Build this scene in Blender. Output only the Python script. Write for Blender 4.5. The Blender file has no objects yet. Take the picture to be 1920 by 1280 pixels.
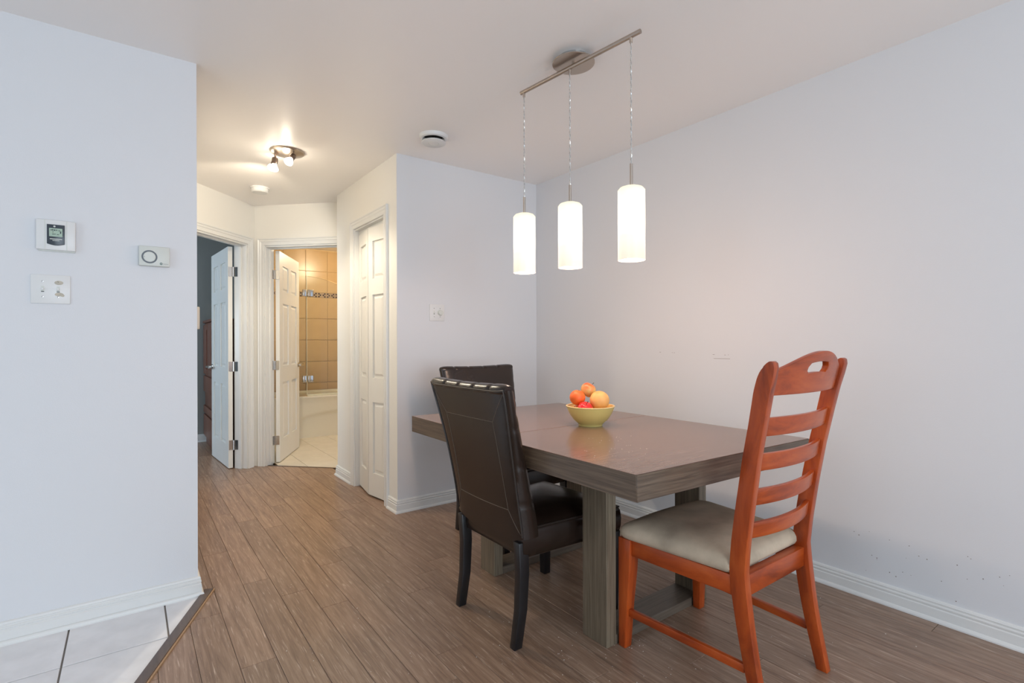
import bpy, bmesh, math, random
from mathutils import Vector, Matrix
random.seed(7)
S = bpy.context.scene
COL = S.collection

# ------------------------------------------------------------------ camera, sky, big lights, exposure
EYE = Vector((0, 0, 1.16))
YAW = math.atan(717 / 970)
ROLL = 0.003
FW = Vector((math.sin(YAW), math.cos(YAW), 0))
RT = Vector((math.cos(YAW), -math.sin(YAW), 0))
UP = Vector((0, 0, 1))
up2 = UP * math.cos(ROLL) + RT * math.sin(ROLL)
rt2 = RT * math.cos(ROLL) - UP * math.sin(ROLL)
cam = bpy.data.cameras.new('camera')
cam.sensor_width = 36
cam.lens = 36 * 970 / 1920
cam.clip_start = 0.05
camo = bpy.data.objects.new('camera', cam)
m = Matrix.Identity(4)
for i in range(3):
    m[i][0], m[i][1], m[i][2], m[i][3] = rt2[i], up2[i], -FW[i], EYE[i]
camo.matrix_world = m
COL.objects.link(camo)
S.camera = camo

w = bpy.data.worlds.new('sky')
S.world = w
w.use_nodes = True
bg = w.node_tree.nodes['Background']
bg.inputs[0].default_value = (0.62, 0.78, 1.0, 1)
bg.inputs[1].default_value = 1.2


def area(name, loc, target, sx, sy, power, col, spread=180):
    l = bpy.data.lights.new(name, 'AREA')
    l.shape = 'RECTANGLE'
    l.size, l.size_y = sx, sy
    l.energy = power
    l.color = col
    l.spread = math.radians(spread)
    o = bpy.data.objects.new(name, l)
    o.location = loc
    d = Vector(target) - Vector(loc)
    o.rotation_euler = d.to_track_quat('-Z', 'Y').to_euler()
    COL.objects.link(o)
    return o


def point(name, loc, power, col, r=0.03, parent=None):
    l = bpy.data.lights.new(name, 'POINT')
    l.energy = power
    l.color = col
    l.shadow_soft_size = r
    o = bpy.data.objects.new(name, l)
    o.location = loc
    COL.objects.link(o)
    if parent: o.parent = parent
    return o


# daylight that enters through the patio door and window behind the camera, and the bedroom window
area('patio_daylight', (0.6, -3.12, 1.1), (0.6, 0, 1.1), 2.6, 1.95, 101, (0.765, 0.89, 1.0))
area('kitchen_window_daylight', (-3.12, 0.2, 1.5), (0, 0.2, 1.5), 1.5, 1.1, 19, (0.75, 0.89, 1.0))
area('bedroom_daylight', (-2.3, 6.1, 1.4), (0, 6.1, 1.4), 1.2, 1.2, 42, (0.66, 0.83, 1.0))

vs = S.view_settings
vs.view_transform = 'Standard'
vs.look = 'None'
vs.gamma = 1.0
vs.use_curve_mapping = False
vs.exposure = 0.0


# ------------------------------------------------------------------ materials
def srgb(r, g, b):
    f = lambda c: (c / 255 / 12.92) if c / 255 <= 0.04045 else ((c / 255 + 0.055) / 1.055) ** 2.4
    return (f(r), f(g), f(b), 1)


MATS = {}


def newmat(name):
    mt = bpy.data.materials.new(name)
    mt.use_nodes = True
    nt = mt.node_tree
    return mt, nt, nt.nodes['Principled BSDF']


def plain(name, col, rough=0.5, metal=0.0, bump=0.0, bscale=200.0, vary=0.0, vscale=4.0, spec=None):
    if name in MATS: return MATS[name]
    mt, nt, p = newmat(name)
    p.inputs['Base Color'].default_value = col
    p.inputs['Roughness'].default_value = rough
    p.inputs['Metallic'].default_value = metal
    if spec is not None: p.inputs['Specular IOR Level'].default_value = spec
    tc = nt.nodes.new('ShaderNodeTexCoord')
    if vary:
        n = nt.nodes.new('ShaderNodeTexNoise')
        n.inputs['Scale'].default_value = vscale
        n.inputs['Detail'].default_value = 5
        nt.links.new(tc.outputs['Object'], n.inputs['Vector'])
        r = nt.nodes.new('ShaderNodeValToRGB')
        r.color_ramp.elements[0].position = 0.3
        r.color_ramp.elements[1].position = 0.7
        r.color_ramp.elements[0].color = tuple(c * (1 - vary) for c in col[:3]) + (1,)
        r.color_ramp.elements[1].color = tuple(min(1, c * (1 + vary)) for c in col[:3]) + (1,)
        nt.links.new(n.outputs[0], r.inputs[0])
        nt.links.new(r.outputs[0], p.inputs['Base Color'])
    if bump:
        n2 = nt.nodes.new('ShaderNodeTexNoise')
        n2.inputs['Scale'].default_value = bscale
        n2.inputs['Detail'].default_value = 3
        nt.links.new(tc.outputs['Object'], n2.inputs['Vector'])
        b = nt.nodes.new('ShaderNodeBump')
        b.inputs['Strength'].default_value = bump
        b.inputs['Distance'].default_value = 0.002
        nt.links.new(n2.outputs[0], b.inputs['Height'])
        nt.links.new(b.outputs[0], p.inputs['Normal'])
    MATS[name] = mt
    return mt


def woodmat(name, dark, mid, light, stretch=(1, 1, 1), scale=6.0, rough=0.35, bump=0.15, rand=0.0, scratch=None, coat=0.0, wear=0.0):
    """fine stretched grain; stretch is small along the grain axis"""
    mt, nt, p = newmat(name)
    N, L = nt.nodes, nt.links
    tc = N.new('ShaderNodeTexCoord')
    mp = N.new('ShaderNodeMapping')
    mp.inputs['Scale'].default_value = stretch
    vec = tc.outputs['Object']
    oi = None
    if rand:
        oi = N.new('ShaderNodeObjectInfo')
        mul = N.new('ShaderNodeMath'); mul.operation = 'MULTIPLY'; mul.inputs[1].default_value = 37.0
        L.new(oi.outputs['Random'], mul.inputs[0])
        ad = N.new('ShaderNodeVectorMath'); ad.operation = 'ADD'
        L.new(tc.outputs['Object'], ad.inputs[0]); L.new(mul.outputs[0], ad.inputs[1])
        vec = ad.outputs[0]
    L.new(vec, mp.inputs['Vector'])
    n1 = N.new('ShaderNodeTexNoise'); n1.inputs['Scale'].default_value = scale; n1.inputs['Detail'].default_value = 8
    n1.inputs['Roughness'].default_value = 0.65; n1.inputs['Distortion'].default_value = 0.6
    L.new(mp.outputs[0], n1.inputs['Vector'])
    r = N.new('ShaderNodeValToRGB')
    cr = r.color_ramp
    cr.elements[0].position, cr.elements[0].color = 0.28, dark
    cr.elements[1].position, cr.elements[1].color = 0.75, light
    e = cr.elements.new(0.5); e.color = mid
    L.new(n1.outputs[0], r.inputs[0])
    col = r.outputs[0]
    if scratch:
        n2 = N.new('ShaderNodeTexNoise'); n2.inputs['Scale'].default_value = scale * 3.1; n2.inputs['Detail'].default_value = 4
        L.new(mp.outputs[0], n2.inputs['Vector'])
        r2 = N.new('ShaderNodeValToRGB')
        r2.color_ramp.elements[0].position = 0.60; r2.color_ramp.elements[0].color = (0, 0, 0, 1)
        r2.color_ramp.elements[1].position = 0.78; r2.color_ramp.elements[1].color = (1, 1, 1, 1)
        L.new(n2.outputs[0], r2.inputs[0])
        mx = N.new('ShaderNodeMixRGB'); mx.inputs[2].default_value = scratch
        mfa = N.new('ShaderNodeMath'); mfa.operation = 'MULTIPLY'; mfa.inputs[1].default_value = 0.75
        L.new(r2.outputs[0], mfa.inputs[0]); L.new(mfa.outputs[0], mx.inputs[0]); L.new(col, mx.inputs[1])
        col = mx.outputs[0]
    if rand:
        hs = N.new('ShaderNodeHueSaturation')
        mr = N.new('ShaderNodeMapRange'); mr.inputs[3].default_value = 1 - rand; mr.inputs[4].default_value = 1 + rand
        L.new(oi.outputs['Random'], mr.inputs[0]); L.new(mr.outputs[0], hs.inputs['Value']); L.new(col, hs.inputs['Color'])
        col = hs.outputs[0]
    if wear:
        n3 = N.new('ShaderNodeTexNoise'); n3.inputs['Scale'].default_value = 9; n3.inputs['Detail'].default_value = 6
        L.new(tc.outputs['Object'], n3.inputs['Vector'])
        r3 = N.new('ShaderNodeValToRGB')
        r3.color_ramp.elements[0].position = 0.60; r3.color_ramp.elements[0].color = (0, 0, 0, 1)
        r3.color_ramp.elements[1].position = 0.72; r3.color_ramp.elements[1].color = (wear, wear, wear, 1)
        L.new(n3.outputs[0], r3.inputs[0])
        mx = N.new('ShaderNodeMixRGB'); mx.inputs[2].default_value = light
        L.new(r3.outputs[0], mx.inputs[0]); L.new(col, mx.inputs[1]); col = mx.outputs[0]
    L.new(col, p.inputs['Base Color'])
    p.inputs['Roughness'].default_value = rough
    if coat: p.inputs['Coat Weight'].default_value = coat; p.inputs['Coat Roughness'].default_value = 0.12
    if bump:
        b = N.new('ShaderNodeBump'); b.inputs['Strength'].default_value = bump; b.inputs['Distance'].default_value = 0.001
        L.new(n1.outputs[0], b.inputs['Height']); L.new(b.outputs[0], p.inputs['Normal'])
    return mt


def emit(name, col, strength):
    mt, nt, p = newmat(name)
    p.inputs['Base Color'].default_value = (0.9, 0.88, 0.84, 1)
    p.inputs['Emission Color'].default_value = col
    p.inputs['Emission Strength'].default_value = strength
    return mt


PAINT = plain('wall_paint', (0.745, 0.75, 0.765, 1), 0.55, bump=0.12, bscale=260, spec=0.3)
CEILP = plain('ceiling_paint', (0.93, 0.90, 0.875, 1), 0.36, bump=0.05, bscale=120, spec=0.5)
HALLP = plain('hall_paint', (0.84, 0.82, 0.77, 1), 0.5, bump=0.1, bscale=260, spec=0.3)
GREYP = plain('bedroom_paint', srgb(150, 152, 148), 0.6, bump=0.1, bscale=260)
TRIMW = plain('trim_white', (0.79, 0.79, 0.77, 1), 0.3)
DOORW = plain('door_white', (0.84, 0.83, 0.79, 1), 0.38)
SUB = plain('subfloor', (0.012, 0.009, 0.007, 1), 0.9)
PLANK = woodmat('laminate', srgb(114, 89, 73), srgb(147, 119, 99), srgb(176, 149, 127), (10, 0.5, 10), 7.0, 0.32, 0.25, 0.10, scratch=srgb(220, 198, 180))
STRIPM = woodmat('strip_wood', srgb(70, 55, 50), srgb(88, 70, 62), srgb(104, 84, 75), (9, 0.6, 9), 7, 0.4, 0.1)
STRIPE = plain('strip_edge', srgb(170, 135, 100), 0.45)
TILE = plain('entry_tile_stone', srgb(236, 235, 236), 0.35, bump=0.05, bscale=40, vary=0.07, vscale=9)
GROUT = plain('grout', srgb(125, 118, 112), 0.9)
BTILE = plain('bath_floor_tile', srgb(222, 214, 198), 0.25, vary=0.04, vscale=7)
BGROUT = plain('bath_grout', srgb(150, 120, 80), 0.9)
TAN = plain('tan_wall_tile', srgb(206, 174, 128), 0.25, vary=0.03, vscale=10)
TANG = plain('tan_grout', srgb(226, 200, 156), 0.8)
MOS_D = plain('mosaic_dark', srgb(74, 50, 40), 0.2)
MOS_L = plain('mosaic_light', srgb(196, 170, 140), 0.2)
TUBM = plain('tub_acrylic', srgb(238, 232, 216), 0.12)
CHROME = plain('chrome', (0.62, 0.61, 0.60, 1), 0.18, 1.0)
NICKEL = plain('brushed_nickel', (0.50, 0.43, 0.37, 1), 0.28, 1.0, bump=0.1, bscale=400)
DKMETAL = plain('dark_metal', (0.16, 0.12, 0.10, 1), 0.35, 1.0)
PLAST = plain('white_plastic', srgb(228, 228, 226), 0.35)
PLASTG = plain('grey_white_plastic', srgb(214, 217, 210), 0.4)
PLASTB = plain('beige_plastic', srgb(214, 202, 184), 0.45)
BLACKP = plain('dark_grey_plastic', srgb(58, 66, 74), 0.3)
LCD = plain('lcd_screen', srgb(168, 190, 172), 0.2)
INK = plain('dark_ink', srgb(50, 55, 60), 0.6)
DIRTY = plain('dried_paint', srgb(196, 188, 172), 0.7, vary=0.1, vscale=60)
LEATHER = plain('black_brown_leather', (0.020, 0.0115, 0.008, 1), 0.24, bump=0.12, bscale=420, vary=0.2, vscale=6)
PIPING = plain('leather_piping', (0.03, 0.022, 0.018, 1), 0.3)
STITCH = plain('leather_stitch', (0.10, 0.075, 0.055, 1), 0.5)
BLKWOOD = plain('black_lacquered_wood', (0.012, 0.011, 0.012, 1), 0.28)
TABTOP = woodmat('table_oak_top', srgb(98, 76, 66), srgb(126, 101, 89), srgb(142, 117, 104), (0.5, 14, 14), 9.0, 0.27, 0.2, 0.02, coat=0.3)
TABSIDE = woodmat('table_oak_side', srgb(70, 57, 46), srgb(100, 83, 68), srgb(126, 108, 90), (9, 0.4, 14), 8.0, 0.36, 0.2)
TABEND = woodmat('table_oak_end', srgb(70, 57, 46), srgb(100, 83, 68), srgb(126, 108, 90), (0.4, 9, 14), 8.0, 0.36, 0.2)
TABLEG = woodmat('table_oak_leg', srgb(84, 74, 58), srgb(112, 99, 82), srgb(138, 124, 104), (14, 14, 0.4), 9.0, 0.4, 0.2)
TABX = woodmat('table_oak_rail', srgb(76, 66, 56), srgb(98, 86, 74), srgb(116, 104, 92), (0.5, 11, 11), 8.0, 0.4, 0.2)
CHERRY = woodmat('cherry_wood', srgb(110, 36, 8), srgb(170, 69, 20), srgb(198, 94, 36), (3, 3, 0.6), 5.0, 0.33, 0.05, wear=0.35, coat=0.08)
CHERRYX = woodmat('cherry_wood_cross', srgb(110, 36, 8), srgb(170, 69, 20), srgb(198, 94, 36), (0.6, 3, 3), 5.0, 0.33, 0.05, wear=0.5, coat=0.08)
CHERRYY = woodmat('cherry_wood_depth', srgb(110, 36, 8), srgb(170, 69, 20), srgb(198, 94, 36), (3, 0.6, 3), 5.0, 0.33, 0.05, wear=0.3, coat=0.08)
SUEDE = plain('taupe_suede', srgb(190, 172, 150), 0.95, bump=0.5, bscale=500, vary=0.22, vscale=8, spec=0.1)
BOWLM = plain('yellow_glaze', srgb(234, 216, 134), 0.18, vary=0.03)
BOWLR = plain('pale_rim_glaze', srgb(240, 214, 150), 0.2)
WARD = woodmat('wardrobe_wood', srgb(88, 52, 40), srgb(112, 70, 55), srgb(132, 86, 70), (6, 6, 0.6), 6, 0.4, 0.1)
FELT = plain('felt_pad', srgb(170, 170, 172), 0.95)
STEMM = plain('fruit_stem', srgb(70, 60, 30), 0.8)
CABLE = plain('cable_black', (0.02, 0.02, 0.02, 1), 0.5)


def glassmat():
    mt, nt, p = newmat('shower_glass')
    N, L = nt.nodes, nt.links
    tr = N.new('ShaderNodeBsdfTransparent'); tr.inputs[0].default_value = (0.96, 0.98, 0.96, 1)
    gl = N.new('ShaderNodeBsdfGlossy'); gl.inputs['Roughness'].default_value = 0.03
    fr = N.new('ShaderNodeFresnel'); fr.inputs[0].default_value = 1.3
    mx = N.new('ShaderNodeMixShader')
    L.new(fr.outputs[0], mx.inputs[0]); L.new(tr.outputs[0], mx.inputs[1]); L.new(gl.outputs[0], mx.inputs[2])
    L.new(mx.outputs[0], N['Material Output'].inputs[0])
    return mt


GLASS = glassmat()
GLEDGE = plain('glass_edge', srgb(225, 225, 205), 0.2)


def fruitmat(name, a, b, c, scale=3.0, rough=0.4, pos=(0.35, 0.5, 0.65)):
    mt, nt, p = newmat(name)
    N, L = nt.nodes, nt.links
    tc = N.new('ShaderNodeTexCoord')
    n = N.new('ShaderNodeTexNoise'); n.inputs['Scale'].default_value = scale / 0.08; n.inputs['Detail'].default_value = 4
    L.new(tc.outputs['Object'], n.inputs['Vector'])
    r = N.new('ShaderNodeValToRGB')
    r.color_ramp.elements[0].position, r.color_ramp.elements[0].color = pos[0], a
    r.color_ramp.elements[1].position, r.color_ramp.elements[1].color = pos[2], c
    e = r.color_ramp.elements.new(pos[1]); e.color = b
    L.new(n.outputs[0], r.inputs[0]); L.new(r.outputs[0], p.inputs['Base Color'])
    p.inputs['Roughness'].default_value = rough
    n2 = N.new('ShaderNodeTexNoise'); n2.inputs['Scale'].default_value = 900
    L.new(tc.outputs['Object'], n2.inputs['Vector'])
    bp = N.new('ShaderNodeBump'); bp.inputs['Strength'].default_value = 0.12; bp.inputs['Distance'].default_value = 0.001
    L.new(n2.outputs[0], bp.inputs['Height']); L.new(bp.outputs[0], p.inputs['Normal'])
    return mt


# ------------------------------------------------------------------ mesh helpers
def NB(): return bmesh.new()


def box(bm, x0, x1, y0, y1, z0, z1, M=None):
    r = bmesh.ops.create_cube(bm, size=1)
    for v in r['verts']:
        v.co = Vector((x0 + (v.co.x + .5) * (x1 - x0), y0 + (v.co.y + .5) * (y1 - y0), z0 + (v.co.z + .5) * (z1 - z0)))
        if M: v.co = M @ v.co
    return r['verts']


def prism(bm, pts, z0, z1, M=None):
    """polygon in xy extruded along z"""
    a = [bm.verts.new((x, y, z0)) for x, y in pts]
    b = [bm.verts.new((x, y, z1)) for x, y in pts]
    n = len(pts)
    bm.faces.new(a[::-1]); bm.faces.new(b)
    for i in range(n):
        bm.faces.new((a[i], a[(i + 1) % n], b[(i + 1) % n], b[i]))
    if M:
        for v in a + b: v.co = M @ v.co
    return a + b


def loft(bm, rings, cap=True, closed=True):
    vr = [[bm.verts.new(p) for p in r] for r in rings]
    n = len(rings[0])
    for a, b in zip(vr[:-1], vr[1:]):
        for i in range(n if closed else n - 1):
            bm.faces.new((a[i], a[(i + 1) % n], b[(i + 1) % n], b[i]))
    if cap:
        bm.faces.new(vr[0][::-1]); bm.faces.new(vr[-1])
    return vr


def tube(bm, pts, r, seg=8, closed=False):
    pts = [Vector(p) for p in pts]
    rings = []
    prev = None
    n = len(pts)
    for i, p in enumerate(pts):
        if closed:
            t = pts[(i + 1) % n] - pts[i - 1]
        else:
            t = pts[min(i + 1, n - 1)] - pts[max(i - 1, 0)]
        t.normalize()
        if prev is None:
            u = t.orthogonal().normalized()
        else:
            u = (prev - t * prev.dot(t)).normalized()
        prev = u
        v = t.cross(u)
        rr = r[i] if isinstance(r, (list, tuple)) else r
        rings.append([p + (u * math.cos(k * 2 * math.pi / seg) + v * math.sin(k * 2 * math.pi / seg)) * rr for k in range(seg)])
    if closed: rings.append(rings[0])
    loft(bm, rings, cap=not closed)
    if closed: bmesh.ops.remove_doubles(bm, verts=bm.verts, dist=1e-6)


def lathe(bm, prof, seg=32, M=None):
    """prof: (r,z) list; r==0 ends are closed with a fan"""
    rings = []
    for r, z in prof:
        if r < 1e-6:
            rings.append([bm.verts.new((0, 0, z))])
        else:
            rings.append([bm.verts.new((r * math.cos(k * 2 * math.pi / seg), r * math.sin(k * 2 * math.pi / seg), z)) for k in range(seg)])
    for a, b in zip(rings[:-1], rings[1:]):
        for i in range(seg):
            j = (i + 1) % seg
            if len(a) == 1 and len(b) == 1: continue
            if len(a) == 1: bm.faces.new((a[0], b[i], b[j]))
            elif len(b) == 1: bm.faces.new((a[i], a[j], b[0]))
            else: bm.faces.new((a[i], a[j], b[j], b[i]))
    if M:
        for r in rings:
            for v in r: v.co = M @ v.co


def bar(bm, p, q, w, d, up=(0, 0, 1)):
    """rectangular bar from p to q; w across, d along 'up' projected"""
    p, q = Vector(p), Vector(q)
    t = (q - p).normalized()
    u = Vector(up); u = (u - t * u.dot(t)).normalized()
    s = t.cross(u)
    loft(bm, [[c + s * a * w / 2 + u * b * d / 2 for a, b in ((-1, -1), (1, -1), (1, 1), (-1, 1))] for c in (p, q)])


def mk(name, bm, mat, parent=None, smooth=False, bev=0.0, seg=2, kind=None, ang=35):
    bmesh.ops.recalc_face_normals(bm, faces=bm.faces)
    if bev:
        es = [e for e in bm.edges if len(e.link_faces) == 2 and e.calc_face_angle(0) > math.radians(30)]
        bmesh.ops.bevel(bm, geom=es, offset=bev, segments=seg, affect='EDGES', clamp_overlap=True, profile=0.5)
    me = bpy.data.meshes.new(name)
    bm.to_mesh(me); bm.free()
    if smooth or bev:
        for p in me.polygons: p.use_smooth = True
        me.set_sharp_from_angle(angle=math.radians(ang))
    mats = mat if isinstance(mat, (list, tuple)) else [mat]
    for mm in mats: me.materials.append(mm)
    o = bpy.data.objects.new(name, me)
    COL.objects.link(o)
    if parent: o.parent = parent
    if kind: o['kind'] = kind
    return o


def empty(name, loc=(0, 0, 0), rz=0.0):
    o = bpy.data.objects.new(name, None)
    o.location = loc
    o.rotation_euler = (0, 0, rz)
    o.empty_display_size = 0.05
    COL.objects.link(o)
    return o


def tag(o, label, cat, group=None, kind=None):
    o['label'] = label
    o['category'] = cat
    if group: o['group'] = group
    if kind: o['kind'] = kind
    return o


def struct(o, label, cat):
    return tag(o, label, cat, kind='structure')


def copy_tree(o, parent=None):
    c = o.copy(); COL.objects.link(c)
    if parent: c.parent = parent
    for ch in list(o.children): copy_tree(ch, c)
    return c


def frame(o, ang):
    """local (s along wall, n away from the viewer, z) -> world"""
    return Matrix.Translation(Vector((o[0], o[1], 0))) @ Matrix.Rotation(ang, 4, 'Z')


def clip(poly, a, b, c):
    """keep a*x+b*y>=c"""
    out = []
    for i, p in enumerate(poly):
        q = poly[(i + 1) % len(poly)]
        dp, dq = a * p[0] + b * p[1] - c, a * q[0] + b * q[1] - c
        if dp >= 0: out.append(p)
        if (dp >= 0) != (dq >= 0):
            t = dp / (dp - dq)
            out.append((p[0] + (q[0] - p[0]) * t, p[1] + (q[1] - p[1]) * t))
    return out


# ------------------------------------------------------------------ room shell
H = 2.44
RX = 2.68      # right wall
BY = 3.285     # dining back wall
CX = 1.459     # closet wall
LY = 2.772     # left wall face
LX = 0.25      # its free end
CE = 4.54      # far end of the closet wall
YF = -3.2
XW = -3.2
C0 = (0.945, 5.345)              # corner between the two angled hall walls
WT = 0.12
FB = frame(C0, math.radians(-45))       # bathroom wall: s runs right, n runs into the bathroom
FD = frame(C0, math.radians(225))       # bedroom wall: s runs towards the left wall; n into bedroom = -y local
ZO = 2.062                        # door opening height

bm = NB(); box(bm, XW - .15, 3.3, YF - .15, 7.9, -0.08, -0.016)
FLOOR = struct(mk('floor', bm, SUB), 'brown plank floor with pale tile at the left entry', 'floor')
bm = NB(); box(bm, XW - .15, 3.3, YF - .15, 7.9, H, H + .1)
struct(mk('ceiling', bm, CEILP), 'flat off white ceiling over dining area and hall', 'ceiling')

bm = NB(); box(bm, RX, RX + WT, YF - .13, BY + WT, -0.015, H)
struct(mk('wall_right', bm, PAINT), 'long plain white wall to the right of the table', 'wall')
bm = NB(); box(bm, CX + WT, RX - .001, BY, BY + WT, -0.015, H); box(bm, CX + .0005, CX + WT, BY, BY + .004, -0.015, H)
struct(mk('wall_back', bm, PAINT), 'short white wall behind the dining table', 'wall')
# closet wall with opening
OY0, OY1 = 3.49, 4.10
bm = NB()
box(bm, CX, CX + WT, BY + .0045, OY0, -0.015, H)
box(bm, CX, CX + WT, OY1, CE, -0.015, H)
box(bm, CX, CX + WT, OY0, OY1, ZO, H)
box(bm, CX + WT, CX + .7, CE - WT, CE, -0.015, H)
struct(mk('wall_closet', bm, HALLP), 'cream hall wall with the bifold closet', 'wall')
bm = NB(); box(bm, CX + .62, CX + .68, BY + WT, CE - WT, -0.015, H)
struct(mk('wall_closet_back', bm, HALLP), 'back of the closet behind the bifold doors', 'wall')
bm = NB()
box(bm, XW, LX, LY, LY + WT, -0.015, H)
struct(mk('wall_left', bm, PAINT), 'white wall at left with thermostats', 'wall')
bm = NB()
box(bm, LX - WT, LX, LY + WT + .001, 4.62, -0.015, H)
struct(mk('wall_hall', bm, HALLP), 'hall side wall behind the left wall end', 'wall')
SB0, SB1 = 0.105, 0.865
bm = NB()
box(bm, 0, SB0, 0, WT, -0.015, H, FB); box(bm, SB1, 1.16, 0, WT, -0.015, H, FB); box(bm, SB0, SB1, 0, WT, ZO, H, FB)
struct(mk('wall_bathroom', bm, HALLP), 'angled cream wall around the bathroom doorway', 'wall')
bm = NB()
box(bm, 0, SB0, -WT, 0, -0.015, H, FD); box(bm, SB1, 1.03, -WT, 0, -0.015, H, FD); box(bm, SB0, SB1, -WT, 0, ZO, H, FD)
struct(mk('wall_bedroom', bm, HALLP), 'angled cream wall around the bedroom doorway', 'wall')
# room behind the camera: patio door wall and kitchen side wall with windows
bm = NB()
box(bm, XW, -0.7, YF - .12, YF, -0.015, H); box(bm, 1.9, RX - .001, YF - .12, YF, -0.015, H); box(bm, -0.7, 1.9, YF - .12, YF, 2.1, H)
struct(mk('wall_front', bm, PAINT), 'white wall with the patio door behind the viewer', 'wall')
bm = NB()
box(bm, XW - .12, XW, YF, -0.55, -0.015, H); box(bm, XW - .12, XW, .95, LY, -0.015, H)
box(bm, XW - .12, XW, -.55, .95, -0.015, .95); box(bm, XW - .12, XW, -.55, .95, 2.05, H)
struct(mk('wall_kitchen', bm, PAINT), 'white side wall with a window far left of the viewer', 'wall')
w1 = struct(empty('window_1', (0.6, YF - .06, 0)), 'white framed patio door behind the viewer', 'window')
for x0, x1 in ((-1.3, -1.24), (-.03, .03), (1.24, 1.3)):
    bm = NB(); box(bm, x0, x1, -.03, .03, 0, 2.1); mk('frame_post', bm, TRIMW, w1, bev=.004)
for z0, z1 in ((0, .06), (2.04, 2.1)):
    bm = NB(); box(bm, -1.24, 1.24, -.028, .028, z0, z1); mk('frame_rail', bm, TRIMW, w1, bev=.004)
w2 = struct(empty('window_2', (XW - .06, 0.2, 0)), 'white framed kitchen window', 'window')
for y0, y1 in ((-.75, -.70), (-.025, .025), (.70, .75)):
    bm = NB(); box(bm, -.03, .03, y0, y1, .95, 2.05); mk('frame_post', bm, TRIMW, w2, bev=.004)
for z0, z1 in ((.95, 1.0), (2.0, 2.05)):
    bm = NB(); box(bm, -.028, .028, -.70, .70, z0, z1); mk('frame_rail', bm, TRIMW, w2, bev=.004)
# bedroom shell
bm = NB(); box(bm, -2.6, 1.02, 7.02, 7.14, -0.015, H)
struct(mk('wall_bedroom_back', bm, GREYP), 'grey far wall of the bedroom', 'wall')
bm = NB(); box(bm, 1.02, 1.12, 5.52, 7.5, -0.015, H)
struct(mk('wall_partition', bm, GREYP), 'partition between bedroom and bathroom', 'wall')
bm = NB(); box(bm, -2.6, -2.48, LY + WT, 5.3, -.015, H); box(bm, -2.6, -2.48, 6.9, 7.02, -.015, H)
box(bm, -2.6, -2.48, 5.3, 6.9, -.015, .8); box(bm, -2.6, -2.48, 5.3, 6.9, 2.0, H)
struct(mk('wall_bedroom_side', bm, GREYP), 'bedroom side wall with its window', 'wall')
# bathroom shell
BBY = 7.36
bm = NB(); box(bm, 1.12, 3.0, BBY + .012, BBY + .12, -0.015, H)
struct(mk('wall_bathroom_back', bm, TANG), 'tan tiled wall behind the bathtub', 'wall')
WBB = bpy.data.objects['wall_bathroom_back']
bm = NB(); box(bm, 2.9, 3.0, 4.6, BBY + .01, -0.015, H)
struct(mk('wall_bathroom_side', bm, plain('bath_paint', srgb(214, 190, 150), .6)), 'right bathroom wall', 'wall')

# ---- wooden planks (each its own piece of the floor)
PW = 0.1186
NX0, NY0 = 0.9186, -0.3954
P1, P2 = Vector((0.298, 2.79)), Vector((0.035, 2.175))
dv = (P1 - P2).normalized()
nrm = Vector((dv.y, -dv.x))        # points to the plank side (right)
SW = 0.024                          # half width of the strip
cst = nrm.dot(P1)


def bevpoly(bm, poly, z0, z1, b):
    """polygon slab with a small chamfer on the top edge"""
    n = len(poly)
    cx = sum(p[0] for p in poly) / n; cy = sum(p[1] for p in poly) / n
    def ins(p):
        d = Vector((p[0] - cx, p[1] - cy)); l = d.length
        return (p[0] - (b if d.x > 0 else -b) * (abs(d.x) > 1e-4), p[1] - (b if d.y > 0 else -b) * (abs(d.y) > 1e-4))
    top = [ins(p) for p in poly]
    r0 = [(p[0], p[1], z0) for p in poly]; r1 = [(p[0], p[1], z1 - b) for p in poly]; r2 = [(p[0], p[1], z1) for p in top]
    loft(bm, [r0, r1, r2])


def piece(name, poly, z0, z1, mat, parent, b=0.0012):
    n = len(poly)
    ox = sum(p[0] for p in poly) / n; oy = sum(p[1] for p in poly) / n
    bm = NB(); bevpoly(bm, [(p[0] - ox, p[1] - oy) for p in poly], z0, z1, b)
    o = mk(name, bm, mat, parent)
    o.location = (ox, oy, 0)
    return o


def inside_zone(poly, zone):
    for a, b, c in zone:
        poly = clip(poly, a, b, c)
        if len(poly) < 3: return []
    return poly


def dedupe(poly):
    out = []
    for p in poly:
        if not out or (Vector(p) - Vector(out[-1])).length > 1e-4: out.append(p)
    if len(out) > 1 and (Vector(out[0]) - Vector(out[-1])).length < 1e-4: out.pop()
    return out


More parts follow.
